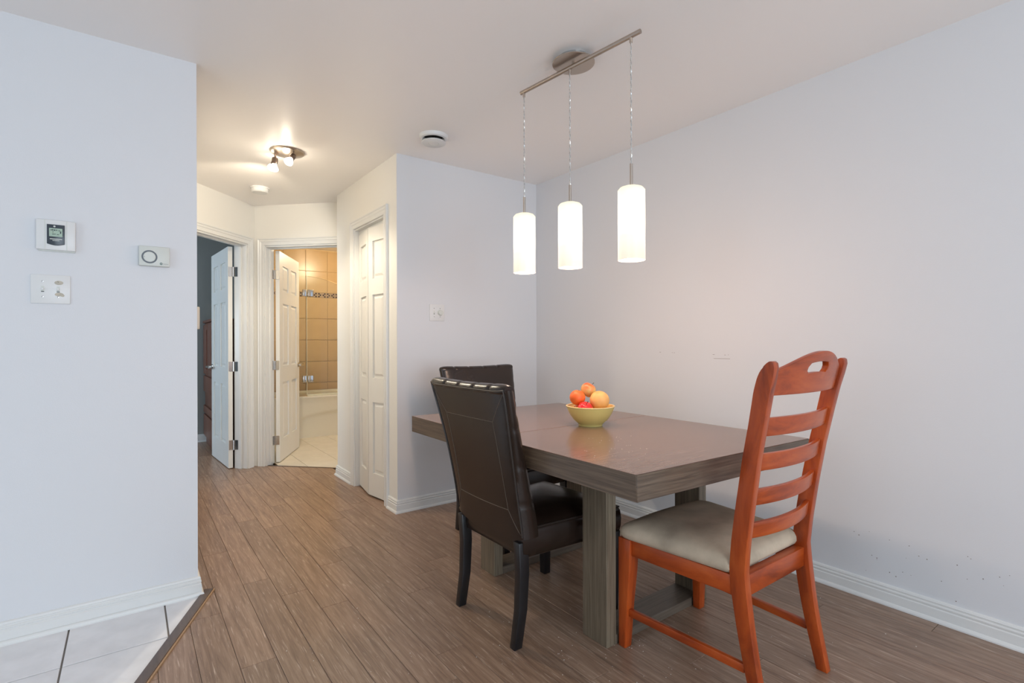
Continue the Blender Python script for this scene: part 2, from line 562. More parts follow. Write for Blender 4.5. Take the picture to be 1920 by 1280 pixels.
g = 0.0006
main_zone = [(nrm.x, nrm.y, cst + SW - .004)]
rest = NB()
k0 = math.floor((-2.4 - 0.3145) / PW)
for k in range(k0, 30):
    x0 = 0.3145 + k * PW; x1 = x0 + PW
    if x0 > RX - .01: break
    rr = random.Random(k * 13 + 5)
    y = YF - rr.random() * 1.2
    # fixed butt joints where the photo shows them
    offs = {1: 1.56, 2: 1.33 + 1.2}.get(k)
    if offs is not None: y = offs - 1.2 * 5
    while y < 7.0:
        ya, yb = max(y, YF), y + 1.2
        y += 1.2
        xa, xb = max(x0 + g, -3), min(x1 - g, RX - .001)
        segs = []
        # main room / hall / bedroom
        mx = (x0 + x1) / 2
        ymax = 7.0 if mx < 1.0 else (BY - .001 if mx > CX else 5.35)
        yb2 = min(yb - 2 * g, ymax)
        if yb2 - ya < .03: continue
        poly = [(xa, ya), (xb, ya), (xb, yb2), (xa, yb2)]
        if mx < LX and yb2 > LY + WT:      # bedroom strip left of the hall wall
            pb = [(xa, max(ya, LY + WT)), (xb, max(ya, LY + WT)), (xb, yb2), (xa, yb2)]
            if mx > -.2 and pb[2][1] > 4.4:
                pb = clip(pb, -0.7071, .7071, .7071 * 4.2)
                if len(pb) >= 3: piece('plank', dedupe(pb), -.016, 0, PLANK, FLOOR)
            if ya >= LY: continue
            poly = clip(poly, 0, -1, -(LY - .002))
            if len(poly) < 3: continue
        if mx > .5 and yb2 > 5.0:           # stop at the bathroom threshold
            if mx < 1.0:
                # bedroom side of the corner or hall side
                pa = clip(clip(poly, -1, -1, -6.31), 1, 0, -9)
                pb2 = clip(poly, -.7071, .7071, .7071 * 4.5)
                poly = pa if pb2 == [] else poly
            else:
                poly = clip(poly, -1, -1, -6.312)
            if len(poly) < 3: continue
        if ya >= LY: polys = [poly]
        elif x0 >= .31: polys = [poly]
        elif yb2 <= LY: polys = [inside_zone(poly, main_zone)]
        else: polys = [inside_zone(clip(poly, 0, -1, -LY), main_zone), clip(clip(poly, 0, 1, LY), 1, 0, LX + .001)]
        for poly in polys:
            poly = dedupe(poly)
            if len(poly) < 3: continue
            if max(p[1] for p in poly) < -0.2:
                bevpoly(rest, poly, -.016, 0, .0012)
            else:
                piece('plank', poly, -.016, 0, PLANK, FLOOR, .0011)
mk('plank_field', rest, PLANK, FLOOR, kind='stuff')

# ---- entry tiles
TP = 0.322
restt = NB()
bm = NB()
gp = clip([(XW, YF), (.4, YF), (.4, LY - .001), (XW, LY - .001)], -nrm.x, -nrm.y, -(cst - SW + .006))
prism(bm, gp, -.016, -.0035)
mk('grout_bed', bm, GROUT, FLOOR)
for i in range(-10, 3):
    for j in range(-18, 3):
        x0, y0 = 0.122 + i * TP, 2.447 + j * TP
        poly = [(x0 + .003, y0 + .003), (x0 + TP - .003, y0 + .003), (x0 + TP - .003, y0 + TP - .003), (x0 + .003, y0 + TP - .003)]
        poly = inside_zone(poly, [(-nrm.x, -nrm.y, -(cst - SW + .004)), (0, -1, -(LY - .001)), (1, 0, XW), (0, 1, YF)])
        poly = dedupe(poly) if poly else poly
        if len(poly) < 3 or max(p[1] for p in poly) - min(p[1] for p in poly) < .01: continue
        if max(p[1] for p in poly) > .5 and max(p[0] for p in poly) > -1.6:
            piece('floor_tile', poly, -.0035, 0.0005, TILE, FLOOR, .0015)
        else:
            bevpoly(restt, poly, -.0035, .0005, .0015)
mk('tile_field', restt, TILE, FLOOR, kind='stuff')

# transition strip: dark board with a pale edge
st = struct(empty('trim_1', (0, 0, 0)), 'dark wooden transition strip between tile and planks', 'threshold')
A = P1 - dv * -0.005; B_ = P1 - dv * 5.4
def sidepoly(a, b):
    return [tuple(A + nrm * a), tuple(B_ + nrm * a), tuple(B_ + nrm * b), tuple(A + nrm * b)]
bm = NB(); prism(bm, sidepoly(-SW, SW - .009), -.01, .008); mk('board', bm, STRIPM, st, bev=.002)
bm = NB(); prism(bm, sidepoly(SW - .009, SW - .001), -.01, .006); mk('edge_strip', bm, STRIPE, st, bev=.0015)

# ---- baseboards
BB = [(0, .018), (.014, .018), (.014, .052), (.0105, .055), (.0105, .059), (.013, .062), (.013, .067), (.009, .070), (.009, .075), (.011, .078), (.008, .085), (0, .088)]
SHOE = [(0, 0), (.024, 0), (.024, .006), (.021, .013), (.016, .0175), (0, .018)]


def baseboard(name, a, b, nd, label, mA=0, mB=0):
    """run along a->b, profile sticks out along nd; mA/mB mitre slopes at the ends"""
    a, b, nd = Vector(a), Vector(b), Vector(nd)
    t = (b - a).normalized()
    o = struct(empty(name, (0, 0, 0)), label, 'baseboard')
    for nm, pr in (('board', BB), ('shoe_moulding', SHOE)):
        bm = NB()
        r0 = [Vector((*(a + nd * d - t * d * mA), z)) for d, z in pr]
        r1 = [Vector((*(b + nd * d + t * d * mB), z)) for d, z in pr]
        loft(bm, [r0, r1])
        mk(nm, bm, TRIMW, o)
    return o


baseboard('baseboard_right', (RX, YF), (RX, BY), (-1, 0), 'white ridged baseboard along the right wall', 0, -1)
baseboard('baseboard_back', (CX, BY), (RX, BY), (0, -1), 'white ridged baseboard under the dining back wall', 1, -1)
baseboard('baseboard_closet', (CX, BY), (CX, OY0 - .064), (-1, 0), 'short baseboard between corner and closet casing', 1, 0)
baseboard('baseboard_closet_far', (CX, OY1 + .064), (CX, CE), (-1, 0), 'short baseboard between closet casing and bathroom', 0, 1)
baseboard('baseboard_left', (XW, LY), (LX, LY), (0, -1), 'white ridged baseboard along the left wall', 0, 1)
baseboard('baseboard_hall', (LX, LY), (LX, 4.58), (1, 0), 'baseboard on the hall side of the left wall', 1, 0)
baseboard('baseboard_bedroom', (-2.4, 7.02), (1.0, 7.02), (0, -1), 'baseboard on the grey bedroom wall', 0, 0)

# ---- casings
CAS = [(0, 0), (0, .012), (.008, .014), (.012, .011), (.030, .012), (.036, .016), (.046, .017), (.050, .013), (.058, .019), (.064, .019), (.064, 0)]


def casing(name, M, s0, s1, sign, label, jamb=True):
    """door lining and casing; sign: direction of wall depth (away from the viewer)"""
    o = struct(empty(name, (0, 0, 0)), label, 'door frame')
    bm = NB()
    rings = [[], [], [], []]
    for wd, d in CAS:
        rings[0].append(M @ Vector((s0 - wd, -sign * d, 0))); rings[1].append(M @ Vector((s0 - wd, -sign * d, ZO + wd)))
        rings[2].append(M @ Vector((s1 + wd, -sign * d, ZO + wd))); rings[3].append(M @ Vector((s1 + wd, -sign * d, 0)))
    loft(bm, rings)
    mk('casing', bm, TRIMW, o)
    if jamb:
        bm = NB()
        n0, n1 = sorted((-sign * .002, sign * (WT + .002)))
        J = .014
        box(bm, s0, s0 + J, n0, n1, 0.001, ZO, M); box(bm, s1 - J, s1, n0, n1, 0.001, ZO, M); box(bm, s0 + J, s1 - J, n0, n1, ZO - J, ZO, M)
        mk('jamb', bm, TRIMW, o, bev=.0015)
        bm = NB()
        n0, n1 = sorted((sign * .045, sign * .078))
        box(bm, s0 + J, s0 + J + .011, n0, n1, 0.001, ZO - J, M); box(bm, s1 - J - .011, s1 - J, n0, n1, 0.001, ZO - J, M)
        box(bm, s0 + J + .011, s1 - J - .011, n0, n1, ZO - J - .011, ZO - J, M)
        mk('door_stop', bm, TRIMW, o, bev=.0015)
    return o


casing('trim_2', FB, SB0, SB1, 1, 'white ridged casing around the bathroom doorway')
casing('trim_3', FD, SB0, SB1, -1, 'white ridged casing around the bedroom doorway')
FC = frame((CX, 0), math.radians(90))     # s runs along +Y, local +y = -X world
casing('trim_4', FC, OY0, OY1, -1, 'white ridged casing around the bifold closet', jamb=False)
tr = bpy.data.objects['trim_4']
bm = NB()
box(bm, CX + .0, CX + WT, OY0 - .0, OY0 + .012, .001, ZO); box(bm, CX, CX + WT, OY1 - .012, OY1, .001, ZO); box(bm, CX, CX + WT, OY0 + .012, OY1 - .012, ZO - .012, ZO)
mk('jamb', bm, TRIMW, tr, bev=.0015)
bm = NB(); box(bm, CX + .03, CX + .055, OY0 + .012, OY1 - .012, ZO - .04, ZO - .012); mk('track', bm, TRIMW, tr, bev=.002)
# thresholds
bm = NB(); prism(bm, [tuple((FB @ Vector((s, n, 0)))[:2]) for s, n in ((SB0 + .015, .012), (SB1 - .015, .012), (SB1 - .015, .03), (SB0 + .015, .03))], -.012, .004)
struct(mk('trim_5', bm, DKMETAL, bev=.002), 'dark metal strip at the bathroom doorway', 'threshold')


# ---- panelled doors
def panel_leaf(parent, wd, ht, t, cols, rows, mat, stile=.11, mid=.10):
    """slab in local coords x 0..wd, y -t/2..t/2, z 0..ht ; returns nothing, adds 'slab' and 'panel' parts"""
    core = .014
    bm = NB()
    box(bm, 0, wd, -t / 2 + core, t / 2 - core, 0, ht)
    xs = []
    ncol = cols
    pw = (wd - 2 * stile - (ncol - 1) * mid) / ncol
    for c in range(ncol): xs.append((stile + c * (pw + mid), stile + c * (pw + mid) + pw))
    bars = [(0, stile), (wd - stile, wd)] + [(xs[c][1], xs[c + 1][0]) for c in range(ncol - 1)]
    for sgn in (-1, 1):
        y0, y1 = sorted((sgn * (t / 2 - core), sgn * t / 2))
        for a, b in bars: box(bm, a, b, y0, y1, 0, ht)
        zc = [0] + [z for r in rows for z in r] + [ht]
        for i in range(0, len(zc), 2):
            for a, b in xs: box(bm, a, b, y0, y1, zc[i], zc[i + 1])
    mk('slab', bm, mat, parent, smooth=False)
    for a, b in xs:
        for z0, z1 in rows:
            bm = NB()
            d = .026
            def ring(y, e): return [(a + e, y, z0 + e), (b - e, y, z0 + e), (b - e, y, z1 - e), (a + e, y, z1 - e)]
            loft(bm, [ring(-t / 2 + .003, d + .006), ring(-t / 2 + .011, d - .010), ring(-t / 2 + .0135, .002), ring(t / 2 - .0135, .002), ring(t / 2 - .011, d - .010), ring(t / 2 - .003, d + .006)])
            mk('panel', bm, mat, parent)


ROWS6 = [(.21, .76), (.92, 1.53), (1.65, 1.90)]


def hinge(parent, x, y, z, label='steel butt hinge'):
    bm = NB()
    tube(bm, [(x, y, z - .044), (x, y, z + .044)], .0065, 10)
    for k in (-.03, 0, .03): pass
    h = mk('hinge', bm, CHROME, parent, smooth=True)
    return h


def leaf_plate(parent, x0, x1, y0, y1, z):
    bm = NB(); box(bm, x0, x1, y0, y1, z - .044, z + .044)
    return mk('hinge_plate', bm, CHROME, parent, bev=.0008, seg=1)


def lever(parent, x, y, z, sgn, dirx):
    """handle on face y, pointing dirx"""
    bm = NB()
    M = Matrix.Translation((x, y, z)) @ Matrix.Rotation(-sgn * math.pi / 2, 4, 'X')
    lathe(bm, [(0, 0), (.027, 0), (.027, .006), (.022, .011), (.012, .013), (.012, .052), (0, .053)], 20, M)
    yy = y + sgn * .056
    tube(bm, [(x, yy, z), (x + dirx * .02, yy + sgn * .004, z + .002), (x + dirx * .06, yy, z), (x + dirx * .10, yy - sgn * .004, z - .004)], [.012, .012, .010, .008], 10)
    return mk('handle', bm, CHROME, parent, smooth=True)


DT = .036
# bathroom door: swings into the bathroom
hp = FB @ Vector((SB0 + .022, WT + .012, 0))
fe = Vector((1.470, 6.0, 0))
dd = fe - hp
d2 = struct(empty('door_2', (hp.x, hp.y, 0.008), math.atan2(dd.y, dd.x)), 'white six panel door standing open into the bathroom', 'door')
panel_leaf(d2, .735, 2.03, DT, 2, ROWS6, DOORW)
for c in d2.children: c.location = (0.006, DT / 2, 0) if False else (0.006, -DT / 2 + .0, 0)
for z in (.21, .93, 1.80):
    hinge(d2, -.004, .004, z)
    leaf_plate(d2, -.0, .0075, -.032, -.003, z)
lever(d2, .685, -DT, .905, -1, -1); lever(d2, .685, 0, .905, 1, -1)
# bedroom door: swings into the bedroom
hp = FD @ Vector((SB0 + .022, -WT - .012, 0))
fe = Vector((0.712, 6.07, 0))
dd = fe - hp
d1 = struct(empty('door_1', (hp.x, hp.y, 0.008), math.atan2(dd.y, dd.x)), 'bluish white six panel door standing open into the bedroom', 'door')
panel_leaf(d1, .735, 2.03, DT, 2, ROWS6, DOORW)
for c in d1.children: c.location = (0.006, DT / 2, 0)
for z in (.21, .93, 1.80):
    hinge(d1, -.004, -.004, z)
    leaf_plate(d1, 0, .0075, .003, .032, z)
lever(d1, .685, DT, .905, 1, -1); lever(d1, .685, 0, .905, -1, -1)
# frame-side hinge plates belong to the casings
for nm, M, sg in (('trim_2', FB, 1), ('trim_3', FD, -1)):
    for z in (.218, .938, 1.808):
        n0, n1 = sorted((sg * (WT - .034), sg * (WT - .002)))
        bm = NB(); box(bm, SB0 + .0142, SB0 + .0165, n0, n1, z - .044, z + .044, M)
        mk('hinge_plate', bm, CHROME, bpy.data.objects[nm])

# bifold closet
d3 = struct(empty('door_3', (0, 0, 0)), 'white bifold closet door partly folded with small knob', 'door')
ROWS3 = [(.17, .70), (.88, 1.50), (1.62, 1.90)]
pn, pj, pf = Vector((CX + .045, OY0 + .016, .012)), Vector((CX + .004, 3.785, .012)), Vector((CX + .045, OY1 - .016, .012))
for a, b in ((pn, pj), (pf, pj)):
    dd = b - a
    lf = empty('leaf', a, math.atan2(dd.y, dd.x)); lf.parent = d3
    panel_leaf(lf, dd.length - .0015, 2.005, .03, 1, ROWS3, DOORW, stile=.062)
    if a is pf:
        bm = NB()
        M = Matrix.Translation((dd.length - .10, .015, .885)) @ Matrix.Rotation(-math.pi / 2, 4, 'X')
        lathe(bm, [(0, 0), (.012, 0), (.011, .004), (.006, .008), (.006, .018), (.014, .024), (.016, .031), (.012, .037), (0, .039)], 18, M)
        KN = mk('knob', bm, NICKEL, lf, smooth=True)
# ------------------------------------------------------------------ bathroom
TW = .292
bm = NB()
rows = [(.60 + i * .2945, .60 + (i + 1) * .2945) for i in range(-2, 4)] + [(1.842, 2.136), (2.136, 2.43)]
for (z0, z1) in rows:
    for c in range(-3, 4):
        x0 = 1.937 + c * TW
        xa, xb = max(x0 + .0015, 1.121), min(x0 + TW - .0015, 2.899)
        if xb - xa < .02: continue
        bm = NB(); box(bm, xa - x0 + .001, xb - x0 - .001, 0, .010, z0 + .003, z1 - .003)
        t = mk('wall_tile', bm, TAN, WBB, bev=.0012, seg=1); t.location = (x0, BBY + .002, 0)
for nm, mt_, ph in (('mosaic_dark', MOS_D, 0), ('mosaic_light', MOS_L, 1)):
    bm = NB()
    for r in range(3):
        for c in range(88):
            if (0 if (r + c) % 2 and c % 3 else 1) == ph:
                box(bm, 1.125 + c * .02, 1.125 + c * .02 + .018, BBY + .003, BBY + .012, 1.781 + r * .02, 1.799 + r * .02)
    mk(nm, bm, mt_, WBB, kind='stuff')
bm = NB(); prism(bm, [(1.121, 5.32), (1.58, 4.86), (2.899, 4.86), (2.899, BBY), (1.121, BBY)], -.016, -.004)
mk('bathroom_grout_bed', bm, BGROUT, FLOOR)
for i in range(-2, 6):
    for j in range(-1, 5):
        x0, y0 = 1.335 + i * .305, 4.82 + j * .61 + (.305 if i % 2 else 0)
        poly = inside_zone([(x0 + .0015, y0 + .0015), (x0 + .3035, y0 + .0015), (x0 + .3035, y0 + .6085), (x0 + .0015, y0 + .6085)],
                           [(1, 1, 6.345), (1, 0, 1.122), (-1, 0, -2.898), (0, -1, -6.60)])
        poly = dedupe(poly) if poly else poly
        if len(poly) >= 3: piece('bathroom_floor_tile', poly, -.004, .001, BTILE, FLOOR)
# bathtub with sculpted apron
tub = tag(empty('bathtub', (1.98, 6.9, 0)), 'white bathtub with a curved line on its apron below the glass screen', 'bathtub')
bm = NB()
X0, X1, Y0, Y1 = -.85, .91, -.41, .445
nx, nz = 60, 30
def apron(u, z):
    x = X0 + (X1 - X0) * u
    curve = .185 + .085 * (1 - math.exp(-((x + .42) / .12))) if x > -.42 else .185 - .5 * (-.42 - x)
    curve += .03 * math.sin((x + .3) * 3.0) if x > -.3 else 0
    s = 1 / (1 + math.exp(-(z - curve) / .008))
    return Y0 + .028 - .022 * s - .012 * max(0, (z - .44) / .06)
grid = [[bm.verts.new((X0 + (X1 - X0) * i / nx, apron(i / nx, .48 * k / nz), .48 * k / nz)) for i in range(nx + 1)] for k in range(nz + 1)]
for k in range(nz):
    for i in range(nx): bm.faces.new((grid[k][i], grid[k][i + 1], grid[k + 1][i + 1], grid[k + 1][i]))
mk('apron', bm, TUBM, tub, smooth=True, ang=60)
bm = NB()
def rr(x0, x1, y0, y1, r, z, n=6):
    pts = []
    for cx, cy, a0 in ((x1 - r, y1 - r, 0), (x0 + r, y1 - r, 90), (x0 + r, y0 + r, 180), (x1 - r, y0 + r, 270)):
        for k in range(n + 1):
            a = math.radians(a0 + 90 * k / n); pts.append((cx + r * math.cos(a), cy + r * math.sin(a), z))
    return pts
loft(bm, [rr(X0, X1, Y0 - .006, Y1, .02, .478), rr(X0, X1, Y0 - .010, Y1, .02, .49), rr(X0, X1, Y0 - .006, Y1, .02, .505), rr(X0 + .09, X1 - .09, Y0 + .09, Y1 - .06, .12, .505),
          rr(X0 + .11, X1 - .11, Y0 + .11, Y1 - .08, .12, .48), rr(X0 + .16, X1 - .22, Y0 + .15, Y1 - .12, .14, .12), rr(X0 + .3, X1 - .3, Y0 + .2, Y1 - .2, .1, .10)])
mk('basin', bm, TUBM, tub, smooth=True)
# glass screen
gs = tag(empty('shower_screen', (1.735, 6.535, .507)), 'frameless glass bath screen with rounded top and chrome hinges', 'shower screen')
bm = NB()
pts = [(.006, 0.012), (.70, 0.012), (.70, .95)] + [(.70 * math.cos(a) if a > .0 else .70, .95 + .50 * math.sin(a)) for a in [math.radians(8 * k) for k in range(1, 11)]] + [(.006, 1.452)]
a = [bm.verts.new((x, 0, z)) for x, z in pts]; b = [bm.verts.new((x, .008, z)) for x, z in pts]
bm.faces.new(a); bm.faces.new(b[::-1])
for i in range(len(a)): bm.faces.new((a[i], b[i], b[(i + 1) % len(a)], a[(i + 1) % len(a)]))
mk('glass_door', bm, GLASS, gs)
bm = NB(); tube(bm, [(x, .004, z + .003) for x, z in pts[2:]], .0035, 6); mk('glass_rim', bm, plain('glass_rim_tone', srgb(176, 150, 108), .3), gs, smooth=True)
bm = NB(); box(bm, -.34, -.006, 0, .008, .012, 1.452); mk('glass_panel', bm, GLASS, gs)
bm = NB(); box(bm, -.006, .0, -.001, .009, .012, 1.452); mk('glass_edge', bm, GLEDGE, gs)
bm = NB(); box(bm, .0, .70, -.002, .01, -.0, .018); mk('bottom_seal', bm, GLEDGE, gs)
for z in (.205, 1.25):
    for x0, x1 in ((-.052, -.008), (.008, .075)):
        bm = NB(); box(bm, x0, x1, -.012, .02, z - .04, z + .04); mk('hinge_clamp', bm, CHROME, gs, bev=.003)
bl = tag(empty('bathroom_ceiling_light', (2.25, 6.2, H)), 'glowing flush ceiling light in the bathroom', 'ceiling light')
bm = NB(); lathe(bm, [(.15, 0), (.15, -.012), (.14, -.02), (.135, -.02)], 28); mk('base_ring', bm, PLAST, bl, smooth=True)
bm = NB(); lathe(bm, [(.134, -.018), (.12, -.05), (.08, -.075), (0, -.085)], 28); mk('glass_dome', bm, emit('bath_glow', (1, .82, .56, 1), 7), bl, smooth=True)
point('bathroom_lamp', (0, 0, -.16), 30, (1, .82, .55), .10, bl)
# ------------------------------------------------------------------ bedroom
wd = tag(empty('wardrobe', (0.835, 6.52, 0)), 'reddish brown wooden chest of drawers behind the bedroom door', 'wardrobe')
bm = NB(); box(bm, -.13, .18, -.40, .44, .07, 1.38); mk('body', bm, WARD, wd, bev=.004)
bm = NB(); box(bm, -.15, .182, -.42, .46, 1.38, 1.41); mk('top', bm, WARD, wd, bev=.006)
bm = NB(); box(bm, -.12, .175, -.39, .43, 0, .07); mk('plinth', bm, WARD, wd, bev=.003)
for y0, y1 in ((-.385, .015), (.025, .425)):
    bm = NB(); box(bm, -.148, -.13, y0, y1, .80, 1.36); dr = mk('door', bm, WARD, wd, bev=.004)
    bm = NB(); box(bm, -.154, -.148, y0 + .05, y1 - .05, .86, 1.30); mk('door_panel', bm, WARD, dr, bev=.003)
for z0, z1 in ((.60, .78), (.36, .44), (.10, .34)):
    bm = NB(); box(bm, -.148, -.13, -.385, .425, z0, z1); dr = mk('drawer', bm, WARD, wd, bev=.004)
cb = NB(); tube(cb, [(.50, 7.0, .95), (.56, 6.985, .75), (.60, 6.99, .58), (.585, 6.99, .40), (.53, 6.995, .3)], .003, 6)
tag(mk('cable', cb, CABLE, smooth=True), 'thin black cable hanging against the grey bedroom wall', 'cable')

# ------------------------------------------------------------------ fittings on the left wall
def wallthing(name, x, z, label, cat, group=None):
    return tag(empty(name, (x, LY, z)), label, cat, group)


t1 = wallthing('thermostat', -.236, 1.591, 'white wall thermostat with a dark grey display panel', 'thermostat')
bm = NB(); box(bm, -.060, .060, -.024, 0, -.06, .06); mk('housing', bm, PLAST, t1, bev=.004)
bm = NB(); box(bm, -.054, .058, -.010, 0, -.064, -.06); mk('base_plate', bm, PLASTG, t1)
for x in (.033, -.033):
    bm = NB(); box(bm, x - .0012, x + .0012, -.0246, -.023, -.058, .058); mk('ridge', bm, PLASTG, t1)
bm = NB()
pp = [(-.027, .041), (.027, .041), (.027, -.036)] + [(.027 - .054 * k / 8, -.036 - .006 * math.sin(math.pi * k / 8)) for k in range(1, 8)] + [(-.027, -.036)]
prism(bm, pp, 0, .004, Matrix.Translation((0, -.0235, 0)) @ Matrix.Rotation(math.pi / 2, 4, 'X'))
dp = mk('display_panel', bm, BLACKP, t1, bev=.001)
bm = NB(); box(bm, -.020, .020, -.0285, -.027, -.007, .026); mk('screen', bm, LCD, dp)
bm = NB(); box(bm, -.018, .019, -.0295, -.027, -.0185, -.0155); mk('button_bar', bm, PLASTG, dp)
bm = NB(); box(bm, -.010, .011, -.0285, -.027, -.024, -.022); mk('mark_bar', bm, PLASTG, dp)
bm = NB(); lathe(bm, [(0, 0), (.0035, 0), (.0035, .0008), (0, .0008)], 12, Matrix.Translation((-.004, -.0275, .0335)) @ Matrix.Rotation(math.pi / 2, 4, 'X')); mk('emblem', bm, PLASTG, dp)
bm = NB()
for x, z, w_, h_ in ((-.016, .017, .004, .003), (-.011, .0165, .003, .005), (-.006, .0165, .005, .004), (.001, .017, .003, .004), (.008, .0165, .006, .002), (-.010, .009, .003, .003),
                     (-.010, .001, .004, .003), (-.004, .001, .003, .003), (.003, .0005, .007, .002), (.013, .006, .003, .009)):
    box(bm, x, x + w_, -.0290, -.0284, z, z + h_)
mk('screen_marks', bm, INK, dp, kind='stuff')

t2 = wallthing('dial_thermostat', .0885, 1.537, 'pale grey box with a round dial beside the wall end', 'thermostat')
bm = NB(); box(bm, -.056, .056, -.026, 0, -.043, .043); mk('housing', bm, PLASTG, t2, bev=.004)
Mx = Matrix.Translation((-.018, -.0255, -.004)) @ Matrix.Rotation(math.pi / 2, 4, 'X')
bm = NB(); lathe(bm, [(.0225, -.001), (.0225, .0015), (.0285, .0015), (.0285, -.001)], 32, Mx); mk('dial_ring', bm, plain('ring_grey', srgb(92, 98, 104), .4), t2, smooth=True)
bm = NB(); lathe(bm, [(0, .003), (.021, .003), (.0224, .0015), (.0224, -.001)], 32, Mx); dl = mk('dial', bm, PLASTG, t2, smooth=True)
bm = NB(); box(bm, -.0375, -.0355, -.0292, -.0284, -.0055, -.0035); mk('pointer_dot', bm, INK, dl)
bm = NB(); lathe(bm, [(0, 0), (.0052, 0), (.0052, .0008), (0, .0008)], 14, Matrix.Translation((.024, -.026, -.031)) @ Matrix.Rotation(math.pi / 2, 4, 'X')); lg = mk('emblem', bm, plain('emblem_green', srgb(92, 116, 108), .4), t2)
bm = NB(); box(bm, .0215, .0265, -.0274, -.0266, -.0318, -.0302); mk('emblem_bar', bm, PLAST, lg)
bm = NB()
for k in range(7): box(bm, .032 + k * .0027, .0339 + k * .0027, -.0266, -.0258, -.0325, -.0305 + (.0006 if k in (0, 3) else 0))
mk('maker_mark', bm, plain('mark_grey', srgb(150, 156, 152), .5), t2, kind='stuff')


def toggle(parent, x, z, up=True):
    bm = NB(); box(bm, x - .005, x + .005, -.0062, -.004, z - .012, z + .012); sl = mk('switch_slot', bm, PLASTG, parent)
    bm = NB(); box(bm, x - .0035, x + .0035, -.017, -.005, z - .004, z + .004, Matrix.Translation((0, 0, 0)))
    mk('toggle', bm, PLAST, parent, bev=.001)
    bm = NB(); box(bm, x - .0045, x + .0045, -.0066, -.006, z - .0115, z - .0085); mk('slot_shadow_line', bm, INK, sl)


def screw(parent, x, z, rot=.4):
    bm = NB(); lathe(bm, [(0, .0015), (.0028, .0012), (.0034, 0)], 12, Matrix.Translation((x, -.006, z)) @ Matrix.Rotation(math.pi / 2, 4, 'X')); s = mk('screw', bm, CHROME, parent, smooth=True)
    bm = NB(); box(bm, -.0028, .0028, -.0004, .0002, -.0005, .0005, Matrix.Translation((x, -.0075, z)) @ Matrix.Rotation(rot, 4, 'Y')); mk('screw_slot', bm, INK, s)


sw = wallthing('light_switch_plate', -.254, 1.375, 'worn white double light switch plate below the thermostat', 'light switch')
bm = NB(); box(bm, -.060, .060, -.006, 0, -.0575, .0575); mk('plate', bm, PLAST, sw, bev=.002)
for x in (-.024, .023):
    toggle(sw, x, 0)
    screw(sw, x, .030, .8); screw(sw, x, -.030, -.6)
for (cx, cz, rx, rz_) in ((.025, .027, .013, .008), (.026, -.020, .013, .007), (.036, -.024, .006, .005)):
    bm = NB(); lathe(bm, [(0, .0016), (1, .0012), (1.05, 0)], 14, Matrix.Translation((cx, -.006, cz)) @ Matrix.Rotation(math.pi / 2, 4, 'X') @ Matrix.Diagonal((rx, rz_, 1, 1))); mk('dried_paint_patch', bm, DIRTY, sw)

dm = tag(empty('dimmer_switch', (1.762, BY, 1.367)), 'white switch plate with a round dimmer knob on the back wall', 'light switch')
bm = NB(); box(bm, -.059, .059, -.006, 0, -.059, .059); mk('plate', bm, PLAST, dm, bev=.002)
toggle(dm, -.024, 0); screw(dm, -.024, .03); screw(dm, -.024, -.03); screw(dm, .023, .03); screw(dm, .023, -.03)
bm = NB(); lathe(bm, [(.020, 0), (.0195, .012), (.017, .018), (.008, .020), (0, .020)], 26, Matrix.Translation((.023, -.006, 0)) @ Matrix.Rotation(math.pi / 2, 4, 'X')); mk('dimmer_knob', bm, PLASTG, dm, smooth=True)
ic = tag(empty('intercom', (LX, 3.02, 1.28)), 'beige wall handset just behind the end of the left wall', 'intercom')
bm = NB(); box(bm, 0, .028, -.06, .06, -.055, .055); mk('housing', bm, PLASTB, ic, bev=.004)
bm = NB(); box(bm, 0, .014, -.045, .045, -.085, -.055); mk('lower_cover', bm, PLASTB, ic, bev=.003)

# ------------------------------------------------------------------ ceiling fittings
vt = tag(empty('air_vent', (1.525, 2.878, H)), 'round white ceiling vent between hall and dining area', 'vent')
bm = NB(); lathe(bm, [(.062, 0), (.062, -.016), (.070, -.022), (.082, -.018), (.090, -.006), (.090, 0)], 40); mk('ring', bm, PLAST, vt, smooth=True)
bm = NB(); lathe(bm, [(0, -.048), (.070, -.048), (.076, -.044), (.072, -.038), (0, -.034)], 40); dsk = mk('disc', bm, PLAST, vt, smooth=True)
bm = NB(); lathe(bm, [(.030, -.0478), (.032, -.0492), (.034, -.0478)], 32); mk('disc_ridge', bm, PLASTG, dsk, smooth=True)
bm = NB(); tube(bm, [(0, 0, -.001), (0, 0, -.036)], .008, 8); mk('stem', bm, DKMETAL, vt)
bm = NB(); lathe(bm, [(0, -.0005), (.061, -.0005), (.061, -.002), (0, -.002)], 30); mk('duct', bm, SUB, vt)
sm = tag(empty('smoke_detector', (.872, 4.69, H)), 'round white smoke detector on the hall ceiling', 'smoke detector')
bm = NB(); lathe(bm, [(0, 0), (.073, 0), (.073, -.010), (0, -.010)], 36); mk('base', bm, PLAST, sm, smooth=True)
bm = NB(); lathe(bm, [(.066, -.010), (.066, -.034), (.058, -.042), (0, -.044)], 36); mk('cover', bm, PLAST, sm, smooth=True)
bm = NB(); lathe(bm, [(0, -.0445), (.004, -.0445), (.004, -.043), (0, -.043)], 10, Matrix.Translation((.02, -.03, 0))); mk('test_button', bm, PLASTG, sm)

